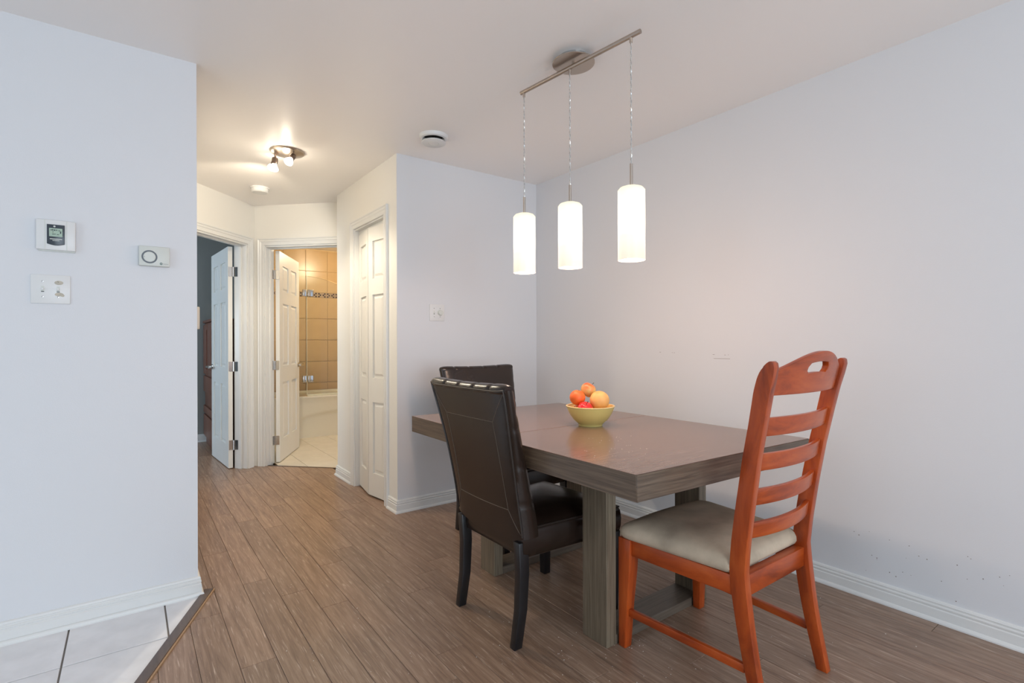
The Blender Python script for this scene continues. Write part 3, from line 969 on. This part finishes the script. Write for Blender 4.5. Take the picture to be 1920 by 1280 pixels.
# hall spotlight
sp = tag(empty('ceiling_spotlight', (.856, 3.69, H)), 'round nickel spotlight with bare lit bulbs on the hall ceiling', 'ceiling light')
bm = NB(); lathe(bm, [(0, 0), (.108, 0), (.110, -.004), (.104, -.012), (.06, -.022), (0, -.030)], 48)
mk('canopy', bm, CHROME if False else NICKEL, sp, smooth=True)
BULB = emit('bulb_glow', (1.0, .90, .74, 1), 9)
heads = [((-.067, .049), (-.10, .02, -1), 38, 152), ((.022, -.074), (-.42, -.30, -.62), 14, 112), ((-.056, .088), (-.12, .9, -.50), 19, 112)]
for (hx, hy), dr_, pw_, sz_ in heads:
    d = Vector(dr_).normalized()
    top = Vector((hx, hy, -.016)); j = Vector((hx, hy, -.042))
    arm = NB(); tube(arm, [top, j, j + d * .006], .0045, 8)
    M = Matrix.Translation(j) @ d.to_track_quat('Z', 'Y').to_matrix().to_4x4()
    mk('arm', arm, DKMETAL, sp, smooth=True)
    bm = NB(); lathe(bm, [(0, 0), (.017, .001), (.019, .006), (.019, .042), (.016, .044), (0, .044)], 20, M); soc = mk('socket', bm, DKMETAL, sp, smooth=True)
    bm = NB(); lathe(bm, [(.015, .044), (.019, .056), (.027, .070), (.029, .080), (.022, .088), (0, .090)], 22, M); mk('bulb', bm, BULB, soc, smooth=True)
    sl_ = bpy.data.lights.new('spot_bulb_light', 'SPOT')
    sl_.energy, sl_.color, sl_.shadow_soft_size = pw_, (1.0, .87, .68), .022
    sl_.spot_size, sl_.spot_blend = math.radians(sz_), .4
    so = bpy.data.objects.new('spot_bulb_light', sl_); COL.objects.link(so); so.parent = sp
    so.location = j + d * .105; so.rotation_euler = d.to_track_quat('-Z', 'Y').to_euler()

point('spot_ceiling_glow', (-.01, .0, -.085), 1.0, (1.0, .87, .68), .02, sp)
# pendant fixture over the table
BZ = 2.388
e1, e2 = Vector((1.562, 2.031, BZ)), Vector((1.631, 1.344, BZ))
ctr = Vector((1.615, 1.712, 0))
pf_ = tag(empty('pendant_lamp', (ctr.x, ctr.y, H)), 'nickel bar pendant with three lit white glass shades above the table', 'pendant lamp')
loc = lambda v: Vector((v[0] - ctr.x, v[1] - ctr.y, v[2] - H))
bm = NB(); lathe(bm, [(0, 0), (.066, 0), (.066, -.022), (0, -.022)], 36); mk('ceiling_mount', bm, CHROME, pf_, smooth=True)
bm = NB(); lathe(bm, [(.0, -.023), (.094, -.023), (.0955, -.0245), (.0955, -.0275), (.094, -.029), (0, -.029)], 48); mk('canopy', bm, NICKEL, pf_, smooth=True)
bm = NB(); tube(bm, [loc(e1), loc(e2)], .0095, 16); mk('bar', bm, NICKEL, pf_, smooth=True)
bm = NB(); tube(bm, [(0, 0, -.026), (0, 0, -.045)], .006, 10); mk('stem', bm, NICKEL, pf_, smooth=True)


def shademat():
    mt, nt, p = newmat('lit_opal_glass')
    N, L = nt.nodes, nt.links
    tc = N.new('ShaderNodeTexCoord'); sx = N.new('ShaderNodeSeparateXYZ'); L.new(tc.outputs['Generated'], sx.inputs[0])
    r = N.new('ShaderNodeValToRGB')
    r.color_ramp.interpolation = 'EASE'
    E_ = r.color_ramp.elements
    E_[0].position, E_[0].color = 0.0, (.92, .76, .60, 1)
    E_[1].position, E_[1].color = 1.0, (.95, .86, .62, 1)
    for ps, c in ((.30, (1.02, .92, .76, 1)), (.52, (2.2, 1.95, 1.5, 1)), (.70, (1.9, 1.75, 1.35, 1)), (.88, (1.05, 1.0, .80, 1))):
        e = E_.new(ps); e.color = c
    L.new(sx.outputs[2], r.inputs[0]); L.new(r.outputs[0], p.inputs['Emission Color'])
    p.inputs['Emission Strength'].default_value = 1.0
    p.inputs['Base Color'].default_value = (.25, .24, .22, 1)
    p.inputs['Roughness'].default_value = .15
    return mt


SHADE = shademat()
GLOW = emit('bulb_core_glow', (1, .9, .74, 1), 3.0)
for f, zb, zt, zr in ((.030, 1.497, 1.788, 1.868), (.462, 1.490, 1.782, 1.860), (.935, 1.485, 1.782, 1.872)):
    p0 = e1.lerp(e2, f)
    q = loc(p0)
    bm = NB(); tube(bm, [q + Vector((0, 0, -.006)), q + Vector((0, 0, -.026))], .0065, 10); mk('cord_grip', bm, NICKEL, pf_, smooth=True)
    # twisted pair of thin wires
    z0, z1 = q.z - .022, zr - H
    for ph, mt_ in ((0, CHROME), (math.pi, plain('clear_cord', srgb(206, 204, 200), .25))):
        pts = []
        n = 110
        for k in range(n + 1):
            a = ph + k / n * 2 * math.pi * 16
            pts.append((q.x + .0017 * math.cos(a), q.y + .0017 * math.sin(a), z0 + (z1 - z0) * k / n))
        bm = NB(); tube(bm, pts, .0014, 5); mk('cord', bm, mt_, pf_, smooth=True)
    bm = NB(); tube(bm, [(q.x, q.y, zr - H + .002), (q.x, q.y, zt - H - .002)], .0062, 14); mk('stem_tube', bm, NICKEL, pf_, smooth=True)
    R = .0545
    bm = NB()
    prof = [(.0, zt - H), (.030, zt - H), (R - .008, zt - H - .006), (R, zt - H - .016), (R, zb - H), (R - .003, zb - H), (R - .003, zt - H - .016), (R - .01, zt - H - .009), (0, zt - H - .004)]
    lathe(bm, prof, 40, Matrix.Translation((q.x, q.y, 0)))
    sh = mk('lamp_shade', bm, SHADE, pf_, smooth=True)
    bm = NB(); lathe(bm, [(0, zb - H + .01), (R - .005, zb - H + .01), (R - .005, zb - H + .013), (0, zb - H + .013)], 32, Matrix.Translation((q.x, q.y, 0)))
    mk('diffuser', bm, GLOW, sh)
    point('pendant_light', (q.x, q.y, zb - H - .03), 5.6, (1.0, .66, .47), .045, pf_)

# ------------------------------------------------------------------ dining table
TC = Vector((1.74, 1.79, 0))
tb = tag(empty('dining_table', TC), 'dark taupe oak dining table with a seam across its thick top', 'table')
ZT, ZB = .760, .676
def quad(pts): return [(x - TC.x, y - TC.y) for x, y in pts]
near = [(1.218, 1.026), (2.236, .982), (2.240, 1.8078), (1.221, 1.8078)]
far = [(1.221, 1.8112), (2.240, 1.8112), (2.246, 2.527), (1.224, 2.570)]
for poly in (near, far):
    bm = NB(); prism(bm, quad(poly), ZT - .0022, ZT); mk('table_leaf', bm, TABTOP, tb, bev=.0009, seg=1)
    bm = NB(); prism(bm, quad([(p[0] + (.0012 if p[0] < 1.7 else -.0012), p[1]) for p in poly]), ZB, ZT - .0022); mk('leaf_edge', bm, TABSIDE, tb, bev=.0015, seg=1)
bm = NB(); prism(bm, quad([(1.2205, 1.0228), (2.2346, .9788), (2.2346, .9832), (1.2205, 1.0272)]), ZB, ZT - .0022); mk('end_band', bm, TABEND, tb, bev=.001, seg=1)
def tbx(name, x0, x1, y0, y1, z0, z1, mat, b=.002):
    bm = NB(); box(bm, x0 - TC.x, x1 - TC.x, y0 - TC.y, y1 - TC.y, z0, z1); return mk(name, bm, mat, tb, bev=b, seg=1)
for y0, y1 in ((1.357, 1.487), (2.105, 2.228)):
    for x0 in (1.444, 2.037):
        tbx('leg', x0, x0 + .052, y0, y1, 0, ZB - .0005, TABLEG)
    tbx('foot_rail', 1.497, 2.036, y0 + .001, y1 - .001, 0, .036, TABX)
    tbx('top_rail', 1.497, 2.036, y0 + .01, y1 - .01, ZB - .07, ZB - .0005, TABX)
tbx('centre_rail', 1.74, 1.79, 1.478, 2.114, ZB - .065, ZB - .001, TABLEG)


# ------------------------------------------------------------------ leather chairs (face +x locally, origin between the feet)
def smoothstep(a, b, x):
    t = max(0, min(1, (x - a) / (b - a))); return t * t * (3 - 2 * t)


def seam(v, centres, wd):
    return sum(math.exp(-((v - c) / wd) ** 2) for c in centres)


def leather_chair(label, group):
    ch = tag(empty('leather_chair'), label, 'chair', group)
    zb, zt = .385, .985
    def rearx(z):
        u = max(0, (z - .37) / .62)
        return -.250 - .118 * u ** 1.35
    def halfw(z): return .236 + .040 * smoothstep(.45, 1.0, z) * ((z - .38) / .6)
    def thick(z): return .092 - .034 * smoothstep(.4, .98, z)
    rings = []
    zs = [zb + (zt - zb) * k / 46 for k in range(47)]
    NW = 24
    for k, z in enumerate(zs):
        hw, rx, th = halfw(z), rearx(z), thick(z)
        sd = seam(z, (.545, .70, .845), .006)
        hs = hw - .0025 * sd
        low = (z - zb) / (zt - zb)
        ring = []
        for i in range(NW + 1):                      # rear face
            v = -1 + 2 * i / NW
            edge = 1 - abs(v) ** 10
            # stitched inset panel
            ring.append(Vector((rx + .010 * (1 - edge) - .004 * (1 - v * v), hs * v, z + (1 - low) ** 6 * .03 * v * v)))
        for a in (.25, .5, .75):
            ring.append(Vector((rx + .012 + (th - .022) * a, hs + .009 * math.sin(a * math.pi) - .002 * sd, z + (1 - low) ** 6 * .03)))
        for i in range(NW + 1):                      # front face, padded squares
            v = 1 - 2 * i / NW
            edge = 1 - abs(v) ** 10
            dip = max(seam(v, (-.36, .36), .035), seam(z, (.60, .76, .90), .008))
            ring.append(Vector((rx + th - .010 * (1 - edge) + .008 * (1 - v * v) - .006 * min(1, dip), hs * v, z + (1 - low) ** 6 * .03 * v * v)))
        for a in (.75, .5, .25):
            ring.append(Vector((rx + .012 + (th - .022) * a, -hs - .009 * math.sin(a * math.pi) + .002 * sd, z + (1 - low) ** 6 * .03)))
        rings.append(ring)
    bm = NB(); loft(bm, rings)
    back = mk('backrest', bm, LEATHER, ch, smooth=True, ang=50)
    # rolled top with its cross seams
    bm = NB()
    rr_ = []
    hw = halfw(zt) + .001
    for i in range(61):
        y = -hw + 2 * hw * i / 60
        e = 1 - abs(y / hw) ** 14 * .35
        sd = seam(y / hw, (-.66, -.26, .14, .54), .02)
        rad = (1 - .22 * sd) * e
        sag = .008 * (1 - (y / hw) ** 2)
        cx, cz = rearx(zt) + thick(zt) / 2, zt - sag
        rr_.append([Vector((cx + (thick(zt) / 2 + .002) * rad * math.cos(a), y, cz + .024 * rad * math.sin(a))) for a in [2 * math.pi * k / 18 for k in range(18)]])
    loft(bm, rr_)
    mk('top_roll', bm, LEATHER, ch, smooth=True, ang=50)
    # piping around the rear panel, and the stitched inset lines
    def P(v, z, off=.002):
        low = (z - zb) / (zt - zb)
        return Vector((rearx(z) + .010 * abs(v) ** 10 - .004 * (1 - v * v) - off, halfw(z) * v, z + (1 - low) ** 6 * .03 * v * v))
    loop = [P(-.985, z) for z in zs[1::3]] + [P(v, zt - .006) for v in (-.8, -.4, 0, .4, .8)] + [P(.985, z) for z in zs[1::3][::-1]]
    bm = NB(); tube(bm, loop, .0038, 6); mk('piping', bm, PIPING, back, smooth=True)
    a, b, c, d_ = (-.66, .86), (.66, .86), (.74, .515), (-.74, .515)
    for p, q in ((a, b), (b, c), (c, d_), (d_, a), (a, (-.97, .972)), (b, (.97, .972)), (c, (.96, .41)), (d_, (-.96, .41))):
        bm = NB(); tube(bm, [P(p[0] + (q[0] - p[0]) * k / 8, p[1] + (q[1] - p[1]) * k / 8, .0002) for k in range(9)], .0013, 5)
        mk('stitch_line', bm, STITCH, back, smooth=True)
    # seat
    bm = NB()
    x0, x1, w0, w1 = -.235, .272, .225, .252
    sr = []
    def srect(e, z, puff=0):
        pts = []
        n = 8
        for i in range(n): f = i / n; pts.append((x0 + e + (x1 - x0 - 2 * e) * f, -(w0 + (w1 - w0) * f) + e))
        for i in range(n): f = i / n; pts.append((x1 - e + .008 * math.sin(math.pi * f), (-w1 + e) + (2 * w1 - 2 * e) * f))
        for i in range(n): f = 1 - i / n; pts.append((x0 + e + (x1 - x0 - 2 * e) * f, (w0 + (w1 - w0) * f) - e))
        for i in range(n): f = 1 - i / n; pts.append((x0 + e, (-w0 + e) + (2 * w0 - 2 * e) * f))
        return [Vector((x, y, z)) for x, y in pts]
    for e, z in ((.012, .335), (.003, .342), (-.002, .37), (-.003, .40), (.0, .432), (.006, .446), (.016, .454)): sr.append(srect(e, z))
    for e, z in ((.04, .464), (.08, .472), (.13, .478), (.18, .480), (.22, .481)): sr.append(srect(e, z))
    loft(bm, sr)
    seat = mk('seat', bm, LEATHER, ch, smooth=True, ang=60)
    lp = srect(.004, .447)
    bm = NB(); tube(bm, lp, .0035, 6, closed=True); mk('piping', bm, PIPING, seat, smooth=True)
    # legs
    for s in (-1, 1):
        bm = NB()
        rg = []
        for f, x, sz in ((0, -.232, .046), (.3, -.226, .044), (.65, -.232, .041), (1, -.254, .037)):
            z = .40 * (1 - f); y = s * (.206 - .004 * f)
            rg.append([Vector((x + a * sz / 2 + .0, y + b * sz * .42, z)) for a, b in ((-1, -1), (1, -1), (1, 1), (-1, 1))])
        loft(bm, rg); mk('leg', bm, BLKWOOD, ch, bev=.003)
        bm = NB()
        rg = []
        for z, sz in ((.345, .050), (0, .037)):
            rg.append([Vector((.250 + a * sz / 2, s * (.225) + b * sz / 2, z)) for a, b in ((-1, -1), (1, -1), (1, 1), (-1, 1))])
        loft(bm, rg); mk('leg', bm, BLKWOOD, ch, bev=.003)
    return ch


lc = leather_chair('black leather chair on the near side of the table, its back towards the hall', 'leather dining chairs')
lc.location = (1.427, 1.77, 0)
lc2 = copy_tree(lc)
lc2['label'] = 'black leather chair pushed in at the far end of the table by the back wall'
lc2.location = (1.845, 2.525, 0)
lc2.rotation_euler = (0, 0, -math.pi / 2 + .03)

# ------------------------------------------------------------------ cherry ladder-back chair (faces +y; world = local + offset)
WX, WY = 1.757, 1.06
wc = tag(empty('ladder_back_chair', (WX, WY, 0)), 'orange cherry wood ladder-back chair with a stained taupe seat', 'chair')


def interp(tab, z):
    for (a, va), (b, vb) in zip(tab[:-1], tab[1:]):
        if z <= b:
            t = (z - a) / (b - a)
            return va + (vb - va) * t
    return tab[-1][1]


REAR = [(0, -.262), (.06, -.250), (.15, -.232), (.25, -.216), (.36, -.203), (.43, -.196), (.52, -.204), (.65, -.222), (.80, -.246), (.92, -.270), (1.0, -.287), (1.05, -.300), (1.08, -.306), (1.095, -.304), (1.10, -.298)]
DEPTH = [(0, .036), (.15, .043), (.36, .052), (.55, .052), (.9, .048), (1.02, .050), (1.05, .048), (1.07, .042), (1.085, .032), (1.095, .020), (1.10, .006)]
SX = [(0, .207), (.2, .207), (.43, .209), (.7, .217), (.95, .229), (1.03, .235), (1.10, .242)]
SWID = .030
for s in (-1, 1):
    bm = NB(); rg = []
    for z in [1.0 * k / 30 for k in range(31)] + [1.015, 1.03, 1.045, 1.055, 1.065, 1.073, 1.08, 1.086, 1.091, 1.095, 1.098, 1.10]:
        y0 = interp(REAR, z); d = interp(DEPTH, z); x = s * interp(SX, z)
        rg.append([Vector((x - SWID / 2, y0, z)), Vector((x + SWID / 2, y0, z)), Vector((x + SWID / 2, y0 + d, z)), Vector((x - SWID / 2, y0 + d, z))])
    loft(bm, rg)
    st_ = mk('rear_post', bm, CHERRY, wc, bev=.0035, ang=40)
    bm = NB(); box(bm, s * .207 - .013, s * .207 + .013, -.258, -.232, -.0005, .004); mk('felt_pad', bm, FELT, st_)


def rail(name, z0, z1, bow, mat, hole=False, arch=0.0, th=.018):
    n = 30
    zc = (z0 + z1) / 2
    hw = interp(SX, zc) - SWID / 2 + .003
    bm = NB()
    rows_ = 13 if hole else 5
    front, rear = [], []
    for i in range(n + 1):
        u = -1 + 2 * i / n
        zt_ = z1 + arch * (math.cos(u * math.pi / 2) ** 1.3 if abs(u) < 1 else 0)
        c0, c1 = [], []
        for r in range(rows_):
            z = z0 + (zt_ - z0) * r / (rows_ - 1)
            y = interp(REAR, min(z, 1.10)) + .012 - bow * (1 - u * u)
            if z > 1.06: y = interp(REAR, 1.06) + .012 - bow * (1 - u * u) - (z - 1.06) * .32
            c0.append((u * hw, y, z)); c1.append((u * hw, y + th, z))
        rear.append([bm.verts.new(p) for p in c0]); front.append([bm.verts.new(p) for p in c1])
    def inhole(i, r):
        return hole and 10 <= i <= 18 and 6 <= r <= 8
    for i in range(n):
        for r in range(rows_ - 1):
            if inhole(i, r): continue
            bm.faces.new((rear[i][r], rear[i + 1][r], rear[i + 1][r + 1], rear[i][r + 1]))
            bm.faces.new((front[i][r], front[i][r + 1], front[i + 1][r + 1], front[i + 1][r]))
    for i in range(n):
        bm.faces.new((rear[i][0], front[i][0], front[i + 1][0], rear[i + 1][0]))
        bm.faces.new((rear[i][-1], rear[i + 1][-1], front[i + 1][-1], front[i][-1]))
    for r in range(rows_ - 1):
        bm.faces.new((rear[0][r], rear[0][r + 1], front[0][r + 1], front[0][r]))
        bm.faces.new((rear[n][r], front[n][r], front[n][r + 1], rear[n][r + 1]))
    if hole:
        for grid_ in (rear, front):
            for i_, j_ in ((10, 11), (19, 18)):
                for r in (6, 9): grid_[i_][r].co = grid_[i_][r].co.lerp(grid_[j_][r].co, .75)
        for i in range(9, 20):
            for r in range(5, 10):
                if not inhole(i, r): continue
                if not inhole(i, r - 1): bm.faces.new((rear[i][r], rear[i + 1][r], front[i + 1][r], front[i][r]))
                if not inhole(i, r + 1): bm.faces.new((rear[i][r + 1], front[i][r + 1], front[i + 1][r + 1], rear[i + 1][r + 1]))
                if not inhole(i - 1, r): bm.faces.new((rear[i][r], front[i][r], front[i][r + 1], rear[i][r + 1]))
                if not inhole(i + 1, r): bm.faces.new((rear[i + 1][r], rear[i + 1][r + 1], front[i + 1][r + 1], front[i + 1][r]))
    return mk(name, bm, mat, wc, bev=.0022, seg=2, ang=40)


rail('crest_rail', .995, 1.070, .030, CHERRYX, hole=True, arch=.058, th=.020)
for z0, z1 in ((.868, .926), (.758, .812), (.646, .698), (.538, .588)):
    rail('ladder_slat', z0, z1, .030, CHERRYX, th=.016)
# seat frame
def wbar(name, p, q, w_, d_, mat, bev=.003):
    bm = NB(); bar(bm, p, q, w_, d_); return mk(name, bm, mat, wc, bev=bev)
FX, FY = .231, .277
for s in (-1, 1):
    bm = NB(); rg = []
    for z, wx_, wy_ in ((0, .037, .032), (.05, .039, .035), (.12, .042, .039), (.18, .044, .043), (.24, .047, .048), (.30, .050, .053), (.345, .051, .055), (.415, .051, .055)):
        xo, y1 = s * .257, .290
        rg.append([Vector((xo, y1 - wy_, z)), Vector((xo - s * wx_, y1 - wy_, z)), Vector((xo - s * wx_, y1, z)), Vector((xo, y1, z))])
    loft(bm, rg); fl = mk('front_leg', bm, CHERRY, wc, bev=.003, ang=40)
    bm = NB(); box(bm, s * .2385 - .016, s * .2385 + .016, .262, .289, -.0005, .003); mk('felt_pad', bm, FELT, fl)
    wbar('side_apron', (s * .211, -.158, .385), (s * .236, .236, .385), .02, .062, CHERRYY)
    wbar('side_stretcher', (s * .208, -.190, .135), (s * .236, .252, .135), .018, .028, CHERRYY)
wbar('rear_apron', (-.196, -.168, .382), (.196, -.168, .382), .034, .068, CHERRYX)
wbar('front_apron', (-.207, .266, .385), (.207, .266, .385), .02, .062, CHERRYX)
# upholstered seat
bm = NB()
def seatring(e, z):
    pts = []
    cor = [(-.226, -.160), (.226, -.160), (.274, .290), (-.274, .290)]
    rad = [.03, .03, .05, .05]
    for k in range(4):
        p = Vector(cor[k]); a_ = Vector(cor[k - 1]); b_ = Vector(cor[(k + 1) % 4])
        u = (a_ - p).normalized(); v = (b_ - p).normalized()
        p = p + (u + v) * e
        r = rad[k]
        for j in range(7):
            t = j / 6
            q = (p + u * r) * (1 - t) ** 2 + p * 2 * t * (1 - t) + (p + v * r) * t * t
            pts.append(q)
        nq = None
        nxt = Vector(cor[(k + 1) % 4])
        a2 = (Vector(cor[k]) - nxt).normalized(); b2 = (Vector(cor[(k + 2) % 4]) - nxt).normalized()
        endp = nxt + (a2 + b2) * e + a2 * rad[(k + 1) % 4]
        st0 = pts[-1]
        bulge = .012 if k == 2 else 0
        for j in range(1, 6):
            t = j / 6
            q = st0.lerp(endp, t)
            if k == 2: q = q + Vector((0, bulge * math.sin(math.pi * t)))
            pts.append(q)
    return [Vector((q.x, q.y, z)) for q in pts]
prof = [(.016, .4165), (.006, .420), (.0, .432), (.001, .446), (.008, .460), (.022, .470), (.05, .479), (.09, .486), (.13, .490), (.17, .4915)]
loft(bm, [seatring(e, z) for e, z in prof])
mk('seat_cushion', bm, SUEDE, wc, smooth=True, ang=70)

# ------------------------------------------------------------------ fruit bowl
BC = Vector((1.766, 1.762, ZT + .0004))
bw = tag(empty('fruit_bowl', BC), 'yellow ceramic bowl of fruit on the dining table', 'bowl')
bm = NB()
lathe(bm, [(0, .006), (.050, .006), (.050, 0), (.056, 0), (.057, .006), (.062, .012), (.082, .030), (.099, .055), (.109, .078), (.113, .089), (.109, .089), (.104, .078), (.094, .055), (.077, .033), (.055, .017), (0, .013)], 56)
mk('bowl_body', bm, BOWLM, bw, smooth=True, ang=50)
bm = NB(); lathe(bm, [(.1085, .0885), (.1125, .0885), (.1165, .0915), (.115, .0945), (.1105, .0948), (.1085, .092), (.1085, .0885)], 56); mk('rim', bm, BOWLR, bw, smooth=True, ang=80)


def fruit(name, label, cat, off_r, off_f, z, r, mat, squash=.95, dimple=.0, stem=True, tilt=(0, 0)):
    """off_r to the right, off_f away from the viewer, relative to the bowl axis"""
    p = BC + RT * off_r + FW * off_f
    o = tag(empty(name, (p.x, p.y, z)), label, cat, 'fruit in the bowl')
    o.rotation_euler = (tilt[0], tilt[1], 0)
    prof = []
    n = 22
    for k in range(n + 1):
        a = math.pi * k / n
        zz = math.cos(a) * r * squash; rr2 = math.sin(a) * r * (1 + .03 * math.cos(a))
        dm_ = dimple * r * math.exp(-(rr2 / (r * .28)) ** 2)
        zz -= dm_ * (1 if a < math.pi / 2 else -.7)
        prof.append((rr2 if 0 < k < n else 0, zz))
    bm = NB(); lathe(bm, prof, 32)
    mk('flesh', bm, mat, o, smooth=True, ang=80)
    if stem:
        bm = NB(); tz = r * squash - dimple * r
        tube(bm, [(0, 0, tz - .002), (.002, 0, tz + .008), (.006, .001, tz + .017)], [.0013, .0011, .0016], 6)
        mk('stem', bm, STEMM, o, smooth=True)
    else:
        bm = NB(); lathe(bm, [(0, r * squash - dimple * r + .0016), (.0035, r * squash - dimple * r + .001), (.004, r * squash - dimple * r - .002)], 10); mk('navel', bm, STEMM, o, smooth=True)
    return o


APM = fruitmat('apple_blush', srgb(222, 70, 40), srgb(226, 140, 80), srgb(214, 196, 120), 1.0, .3)
APR = fruitmat('apple_red', srgb(216, 30, 44), srgb(226, 70, 62), srgb(240, 170, 110), 1.2, .28, (.42, .58, .72))
ORM = fruitmat('orange_peel', srgb(242, 104, 44), srgb(246, 116, 50), srgb(248, 130, 64), 2.0, .45)
PEM = fruitmat('peach_skin', srgb(232, 128, 78), srgb(244, 178, 104), srgb(248, 192, 118), 1.1, .5, (.28, .42, .6))
zb_ = BC.z
fruit('apple', 'red and yellow apple on top of the fruit pile', 'apple', -.004, .038, zb_ + .164, .0375, APM, .93, .22, True, (.3, .5))
fruit('orange', 'orange at the left of the fruit pile above the rim', 'orange', -.061, .004, zb_ + .131, .0375, ORM, .97, .06, False, (.2, .1))
fruit('peach', 'large pale peach at the right of the fruit pile', 'peach', .040, -.022, zb_ + .120, .0460, PEM, .97, .06, False, (-.2, .6))
fruit('apple', 'shiny red apple low at the front of the bowl', 'apple', -.032, -.052, zb_ + .083, .0365, APR, .93, .2, True, (.5, -.2))
fruit('apple', 'dark red apple mostly hidden behind the right rim', 'apple', .050, .050, zb_ + .088, .036, APR, .93, .2, True, (-.5, .3))
fruit('apple', 'blushed apple low behind the orange at the left rim', 'apple', -.052, .028, zb_ + .063, .033, APM, .93, .2, True, (-.3, -1.2))


# ------------------------------------------------------------------ lint, crumbs and scuffs
def flakes(name, spots, label, cat, mat, seed, zf, smin=.0012, smax=.004, h=.0008):
    rr_ = random.Random(seed)
    bm = NB()
    for cx, cy, rad, n in spots:
        for _ in range(n):
            a, d = rr_.random() * 6.283, rad * math.sqrt(rr_.random())
            x, y, sz = cx + d * math.cos(a), cy + d * math.sin(a), rr_.uniform(smin, smax)
            M = Matrix.Translation((x, y, zf)) @ Matrix.Rotation(rr_.random() * 6.28, 4, 'Z')
            box(bm, -sz / 2, sz / 2, -sz / 2 * rr_.uniform(.2, .9), sz / 2 * rr_.uniform(.2, .9), 0, h, M)
    o = mk(name, bm, mat)
    return tag(o, label, cat, kind='stuff')


LINT = plain('lint_white', srgb(226, 222, 214), .9)
flakes('lint', [(1.0, 1.75, .55, 40), (1.35, 1.25, .22, 34), (1.75, 1.2, .3, 26), (2.2, .95, .35, 14), (.75, 2.2, .7, 34), (1.55, 1.32, .06, 14), (1.0, 3.2, .8, 16)],
       'white lint specks scattered on the floor around the table', 'lint', LINT, 4, .0002)
flakes('crumbs', [(1.50, 1.36, .17, 22), (1.40, 1.25, .12, 8), (1.60, 1.45, .10, 10)], 'tiny pale crumbs on the table top in front of the bowl', 'crumbs', LINT, 9, ZT + .0002, .001, .0035)
rr_ = random.Random(3)
bm = NB()
for y, z, l in ((2.06, 1.09, .012), (1.97, 1.089, .006), (1.955, 1.088, .007), (1.69, 1.082, .012), (1.62, 1.081, .008), (1.60, 1.082, .005), (1.64, 1.06, .10)):
    box(bm, RX - .0006, RX + .001, y - l / 2, y + l / 2, z - .0009, z + .0009)
for k in range(26):
    y, z = rr_.uniform(.45, 1.0), rr_.uniform(.10, .30)
    q = rr_.uniform(.0008, .002); box(bm, RX - .0006, RX + .001, y - q, y + q, z - q, z + q)
sc = mk('scuff_marks', bm, plain('scuff_grey', srgb(140, 130, 124), .8), bpy.data.objects['wall_right'], kind='stuff')
